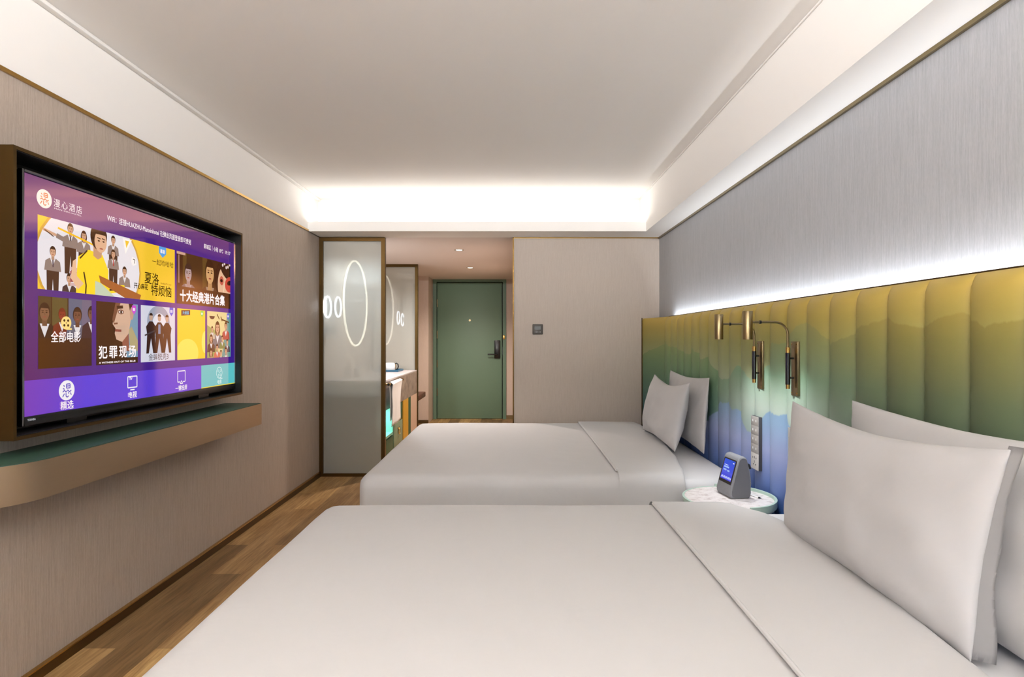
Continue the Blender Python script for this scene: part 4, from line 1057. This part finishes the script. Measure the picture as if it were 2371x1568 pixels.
# ------------------------------------------------------------------ pillows
def pillow(label, c, Wd, Hh, Th, lean, yaw=0.0, seed=0.0, roll=0.0, corner=0.10, sag=0.0, taper=0.0):
    bm = bmesh.new(); n = 44; nz_ = 30
    up = Vector((math.sin(lean), 0, math.cos(lean))); wv = Vector((math.sin(yaw), math.cos(yaw), 0)); wv = wv.normalized()
    nrm = wv.cross(up).normalized()    # towards the headboard (+x)
    up2 = up*math.cos(roll)+wv*math.sin(roll); wv2 = wv*math.cos(roll)-up*math.sin(roll)
    C = Vector(c); sheets = []
    for side in (-1, 1):
        g_ = []
        for i in range(n+1):
            u = -math.cos(PI*i/n) if False else (i/n*2-1)
            u = math.sin(u*PI/2)*0.35+u*0.65
            row = []
            for j in range(nz_+1):
                v_ = j/nz_*2-1; v_ = math.sin(v_*PI/2)*0.35+v_*0.65
                bu = 1-corner*(1-abs(v_)**1.6)*abs(u)**2*0.55     # edges drawn in between corners
                bv = 1-corner*1.1*(1-abs(u)**1.6)*abs(v_)**2
                th = (max(0, 1-abs(u)**2.4)**0.55)*(max(0, 1-abs(v_)**2.2)**0.55)
                k = th*Th/2
                k += th*0.014*noise.noise(Vector((u*2.2+seed, v_*2.2, side*3.0)))+th**0.6*0.0045*noise.noise(Vector((u*5+seed, v_*3.2+u*2, side*5.0)))+(1-th)*0.003*noise.noise(Vector((u*14+seed, v_*5, side)))*min(1, 6*th)
                rad = 0.0035*(1-th)**1.5*noise.noise(Vector((u*9+seed*3, v_*9, side*2)))
                tp = wv2*(taper*max(0, -u)*(1-v_)/2)
                low = 1+0.25*max(0, -v_)*th      # heavier towards the bottom
                pos = C+tp+wv2*(u*bu*Wd/2)+up2*(v_*bv*Hh/2-sag*(1-u*u)*max(0, v_))+nrm*(side*k*low+rad*side)
                row.append(pos)
            g_.append(row)
        sheets.append(g_)
    V = [[[None]*(nz_+1) for _ in range(n+1)] for _ in range(2)]
    for i in range(n+1):
        for j in range(nz_+1):
            edge = i in (0, n) or j in (0, nz_)
            a = bm.verts.new(sheets[0][i][j]); V[0][i][j] = a
            V[1][i][j] = a if edge else bm.verts.new(sheets[1][i][j])
    for s in range(2):
        for i in range(n):
            for j in range(nz_):
                q = (V[s][i][j], V[s][i+1][j], V[s][i+1][j+1], V[s][i][j+1])
                bm.faces.new(q if s == 0 else tuple(reversed(q)))
    o = obj('pillow', bm, M['pillow'], None, 0, origin=c); o.data.shade_smooth()
    sb = o.modifiers.new('sub', 'SUBSURF'); sb.levels = 1; sb.render_levels = 1
    tag(o, label, 'pillow', 'white bed pillows'); return o, (C, wv2, up2, nrm, Wd, Hh)
pf, fr_ = pillow('large white pillow at the front of the nearest bed', (1.055, 1.705, 0.764), 0.97, 0.505, 0.148, math.radians(4), seed=2.0, sag=0.02, taper=0.065)
pillow('large white pillow leaning on the headboard behind the front pillow of the nearest bed', (1.180, 1.50, 0.765), 1.04, 0.545, 0.10, math.radians(4), seed=7.7)
pillow('plump white pillow at the front of the far bed', (1.058, 3.99, 0.758), 0.88, 0.45, 0.17, math.radians(12), seed=4.1, sag=0.03)
pillow('plump white pillow against the headboard of the far bed', (1.197, 3.95, 0.772), 0.88, 0.48, 0.095, math.radians(4), seed=9.4)
# open end of the front pillowcase: a loose flat hem at the near end
C, wv2, up2, nrm, Wd, Hh = fr_
bm = bmesh.new(); rows = []
for j in range(25):
    v_ = j/24*2-1
    bu = 1-0.10*(1-abs(v_)**1.6)*0.55
    basep = C+wv2*(0.065*(1-v_)/2)-wv2*(bu*Wd/2-0.012)+up2*(v_*Hh/2*0.985)
    row = []
    for i in range(7):
        k = i/6
        row.append(bm.verts.new(basep-wv2*(0.022*k)+nrm*((0.012+0.032*(1-v_)/2)*k+0.004*math.sin(j*0.6)*k)))
    rows.append(row)
for a, b in zip(rows, rows[1:]):
    for i in range(6): bm.faces.new((a[i], a[i+1], b[i+1], b[i]))
bmesh.ops.solidify(bm, geom=bm.faces[:], thickness=0.002)
WORLD[pf.name] = Vector((1.055, 1.705, 0.758))
h = obj('pillowcase_hem', bm, M['pillow'], pf, 0); h.data.shade_smooth()

# ------------------------------------------------------------------ round side table
NTC = (1.033, 2.728); NR = 0.212; NZ_ = 0.49
nt_ = thing('side_table', 'round marble-topped side table with a mint rim between the two beds', 'side table', (NTC[0], NTC[1], 0))
bm = bmesh.new(); bm_lathe(bm, [(0, 0.02), (NR-0.02, 0.02), (NR-0.012, 0.03), (NR-0.012, NZ_-0.035), (0, NZ_-0.035)], 64, NTC); obj('drum', bm, M['teal'], nt_)
bm = bmesh.new(); bm_lathe(bm, [(NR-0.012, NZ_-0.024), (NR, NZ_-0.022), (NR, NZ_-0.002), (NR-0.006, NZ_), (NR-0.010, NZ_-0.001), (NR-0.010, NZ_-0.024)], 64, NTC); obj('rim', bm, M['mint'], nt_)
bm = bmesh.new(); bm_lathe(bm, [(0, NZ_-0.034), (NR-0.0105, NZ_-0.034), (NR-0.0105, NZ_-0.002), (0, NZ_-0.002)], 64, NTC); obj('table_top', bm, M['marble'], nt_)
bm = bmesh.new(); n = 40; a0, a1 = math.radians(-85), math.radians(88)
IN, OUT = [], []
for i in range(n+1):
    a = a0+(a1-a0)*i/n; IN.append((NTC[0]+(NR-0.009)*math.cos(a), NTC[1]+(NR-0.009)*math.sin(a))); OUT.append((NTC[0]+(NR+0.001)*math.cos(a), NTC[1]+(NR+0.001)*math.sin(a)))
bm_prism(bm, IN+OUT[::-1], 'z', NZ_-0.02, NZ_+0.011); obj('raised_rim', bm, M['mint'], nt_)
bm = bmesh.new(); bm_lathe(bm, [(0, 0), (NR-0.05, 0), (NR-0.05, 0.02), (0, 0.02)], 48, NTC); obj('plinth', bm, M['black'], nt_)

# smart speaker: wedge with tilted screen
SPc = Vector((1.085, 2.775, NZ_-0.002)); yaw = math.radians(8)
sp_ = thing('smart_speaker', 'grey cloth wedge-shaped smart speaker with a blue screen on the side table', 'smart speaker', SPc)
# local frame: f = facing direction (towards -x), s = sideways (towards near, -y)
fd = Vector((-math.cos(yaw), -math.sin(yaw), 0)); sd = Vector((math.sin(yaw), -math.cos(yaw), 0)); ud = Vector((0, 0, 1))
def L3(a, b, c): return SPc+fd*a+sd*b+ud*c
prof = [(0.052, 0.0), (0.060, 0.004), (0.065, 0.013), (0.066, 0.030), (0.022, 0.182), (0.018, 0.190), (0.011, 0.196), (0.001, 0.199), (-0.009, 0.198), (-0.018, 0.193), (-0.024, 0.184), (-0.034, 0.130), (-0.042, 0.070), (-0.044, 0.025), (-0.041, 0.009), (-0.032, 0.0)]
hwid = 0.068
bm = bmesh.new(); A, B = [], []
A = [bm.verts.new(L3(a, -hwid, c)) for a, c in prof]; B = [bm.verts.new(L3(a, hwid, c)) for a, c in prof]
fa = bm.faces.new(A); fb = bm.faces.new(B[::-1])
for i in range(len(prof)):
    j = (i+1) % len(prof); bm.faces.new((A[i], A[j], B[j], B[i]))
es = [e for e in bm.edges if (e in fa.edges or e in fb.edges)]
bmesh.ops.bevel(bm, geom=es, offset=0.010, segments=3, profile=0.5, affect='EDGES')
obj('body', bm, M['greyfab'], sp_, 70)
# near and far cheeks in plain grey plastic
for sgn in (1,):
    bm = bmesh.new(); inn = [(a*0.86+0.0, 0.006+c*0.93) for a, c in prof]
    A = [bm.verts.new(L3(a, hwid*0.9, c)) for a, c in inn]; B = [bm.verts.new(L3(a, hwid+0.0012, c)) for a, c in inn]
    bm.faces.new(A); bm.faces.new(B[::-1])
    for i in range(len(inn)):
        j = (i+1) % len(inn); bm.faces.new((A[i], A[j], B[j], B[i]))
    obj('cheek', bm, M['greypl'], sp_, 60)
pA, pB = Vector((0.066, 0.030)), Vector((0.022, 0.182)); dvec = (pB-pA)
def FP(u, v_, o_):   # u across (-1 far .. 1 near), v 0..1 up the tilted face
    n2 = Vector((dvec.y, -dvec.x)).normalized(); q = pA+dvec*v_+n2*o_
    return L3(q.x, u*hwid, q.y)
def face_slab(name, u0, u1, v0, v1, o0, o1, m, bev=0.0, cr=0.0):
    bm = bmesh.new(); pts = []
    for (cu, cv, a_s) in ((u1-cr, v1-cr*.9, 0), (u0+cr, v1-cr*.9, 90), (u0+cr, v0+cr*.9, 180), (u1-cr, v0+cr*.9, 270)):
        for k in range(5):
            a = math.radians(a_s+90*k/4); pts.append((cu+cr*math.cos(a), cv+cr*.9*math.sin(a)))
            if cr == 0: break
    A = [bm.verts.new(FP(u, v_, o0)) for u, v_ in pts]; B = [bm.verts.new(FP(u, v_, o1)) for u, v_ in pts]
    bm.faces.new(A[::-1]); bm.faces.new(B)
    for i in range(len(pts)):
        j = (i+1) % len(pts); bm.faces.new((A[i], A[j], B[j], B[i]))
    return obj(name, bm, m, sp_, 30)
face_slab('screen_surround', -0.84, 0.84, 0.22, 0.97, -0.004, 0.0012, M['black'], cr=0.08)
ux = (FP(1, .5, 0)-FP(-1, .5, 0)).normalized(); uz = (FP(0, 1, 0)-FP(0, 0, 0)).normalized(); nn = (FP(0, 0, 1)-FP(0, 0, 0)).normalized()
o0 = FP(0, 0, 0.0014); HgtS = (FP(0, 1, 0)-FP(0, 0, 0)).length
p = Pic(o0, ux, uz, nn)
hw_ = 0.72*hwid; z0_, z1_ = 0.31*HgtS, 0.93*HgtS
p.rect(-hw_, hw_, z0_, z1_, None, lambda q: lerpc((58, 62, 205), (18, 72, 196), (q[1]-z0_)/(z1_-z0_)))
p.rect(-hw_*.82, -hw_*.1, z1_-.030, z1_-.027, (200, 210, 250)); p.rect(-hw_*.82, hw_*.12, z1_-.042, z1_-.034, (150, 180, 235)); p.rect(-hw_*.82, -hw_*.22, z1_-.056, z1_-.048, (140, 170, 225)); p.rect(-hw_*.08, hw_*.36, z1_-.058, z1_-.050, (140, 170, 225))
p.rect(hw_*.62, hw_*.86, z1_-.014, z1_-.009, (220, 226, 250))
for k in range(10):
    hh = .008+.004*abs(math.sin(k*1.7)); x = -hw_*.88+k*hw_*.19; p.rect(x, x+hw_*.10, z0_+.006, z0_+.006+hh, (210, 222, 255))
dsp = p.build('display', M['lcd'], sp_)
bm = bmesh.new(); bm_tube(bm, [L3(-0.022, 0.05, 0.165), L3(-0.040, 0.05, 0.155), L3(-0.046, 0.05, 0.138)], 0.006, 8); obj('power_plug', bm, M['blackm'], sp_)
# pencil
bm = bmesh.new(); bm_tube(bm, [(1.140, 2.80, NZ_+0.0025), (1.172, 2.715, NZ_+0.0025)], 0.0042, 6, mi=0); bm_tube(bm, [(1.172, 2.715, NZ_+0.0025), (1.178, 2.699, NZ_+0.0025)], [0.0042, 0.0008], 6, mi=1)
tag(obj('pencil', bm, [M['porcelain'], M['black']]), 'white pencil with a black point on the marble side table', 'pencil')

# ------------------------------------------------------------------ switch panels on the headboard
def switch_panel(y1, label):
    """y1 = far edge"""
    xh = HB-0.022
    t = thing('switch_panel', label, 'switch panel', (xh, y1-0.045, 0.58), 'switch panels on the headboard')
    w_ = 0.088; z0, z1 = 0.582, 0.853
    bm = bmesh.new(); bm_box(bm, xh-0.016, xh+0.02, y1-w_, y1, z0, z1, 0.002); obj('housing', bm, M['panelk'], t)
    for k in range(4):
        za = z0+0.084+k*0.0468
        sw = box('switch_pair', (xh-0.019, xh-0.0155, y1-w_+0.001, y1-0.001, za, za+0.0462), M['panel'], t, bev=0.0008)
        for yy in (y1-0.024, y1-0.062): box('icon', (xh-0.0194, xh-0.0189, yy-0.004, yy+0.004, za+0.019, za+0.030), M['mark'], sw, smooth=0)
    so = box('socket', (xh-0.019, xh-0.0155, y1-w_+0.001, y1-0.001, z0+0.001, z0+0.0835), M['panelc'], t, bev=0.0008)
    for yy, zz, wy, wz in ((-.024, .060, .003, .004), (-.044, .062, .003, .006), (-.064, .060, .003, .004), (-.044, .040, .002, .006), (-.032, .026, .004, .003), (-.056, .026, .004, .003)):
        box('socket_hole', (xh-0.0193, xh-0.0189, y1+yy-wy, y1+yy+wy, z0+zz-wz, z0+zz+wz), M['blackm'], so, smooth=0)
switch_panel(2.953, 'tall silver switch and socket panel above the round side table')
switch_panel(2.556, 'tall switch panel mostly hidden behind the nearest front pillow')

# ------------------------------------------------------------------ reading lamps
def lamp(y, label):
    xp = HB-0.022                                  # face of the cushion
    t = thing('reading_lamp', label, 'wall lamp', (xp, y, 1.0), 'brass reading lamps on the headboard')
    bp = box('wall_plate', (xp-0.005, xp+0.02, y-0.030, y+0.030, 0.996, 1.237), M['brassd'], t, bev=0.0015)
    for dy in (-.022, .022):
        for z in (1.008, 1.225):
            bm = bmesh.new(); bm_tube(bm, [(xp-0.0075, y+dy, z), (xp-0.0045, y+dy, z)], 0.0025, 8); obj('screw', bm, M['brass'], bp)
    xr = xp-0.028; yr = y+0.012
    bm = bmesh.new(); bm_tube(bm, [(xr, yr, 1.045), (xr, yr, 1.186)], 0.0105, 20); obj('grip', bm, M['rodblk'], t)
    for z0, z1, r in ((1.186, 1.210, 0.0095), (1.026, 1.045, 0.0085)):
        bm = bmesh.new(); bm_tube(bm, [(xr, yr, z0), (xr, yr, z1)], r, 16); obj('collar', bm, M['brass'], t)
    for z in (1.075, 1.162):
        bm = bmesh.new(); bm_tube(bm, [(xp-0.004, yr-.004, z), (xr, yr, z)], 0.0045, 10); obj('bracket', bm, M['rodblk'], t)
    R = 0.058; zt = 1.323; pts = [(xr, yr, 1.205), (xr, yr, zt-R)]
    for i in range(1, 13):
        a = i/12*PI/2; pts.append((xr-R*(1-math.cos(a)), yr, zt-R+R*math.sin(a)))
    pts.append((1.064, yr, zt))
    bm = bmesh.new(); bm_tube(bm, pts, 0.0055, 12); obj('arm', bm, M['brassd'], t)
    bm = bmesh.new(); bm_tube(bm, [(1.098, yr, zt), (1.106, yr, zt)], 0.0075, 12); obj('pivot', bm, M['blackm'], t)
    hx = 1.046; bm = bmesh.new()
    bm_lathe(bm, [(0.0, 1.373), (0.0205, 1.373), (0.0213, 1.3715), (0.0213, 1.2455), (0.0190, 1.2455), (0.0190, 1.262), (0, 1.262)], 32, (hx, yr)); obj('lamp_head', bm, M['brassd'], t, 35)
    spot('bulb', (hx-xp, yr-y, 0.256), (0, math.radians(-14), 0), 5.5, (0.93, 0.97, 1.0), 105, 1.0, 0.014, t)
    return t
lamp(2.880, 'brass reading lamp with its head turned down, farther from the camera')
lamp(2.526, 'brass reading lamp with its head turned down, nearer the camera')
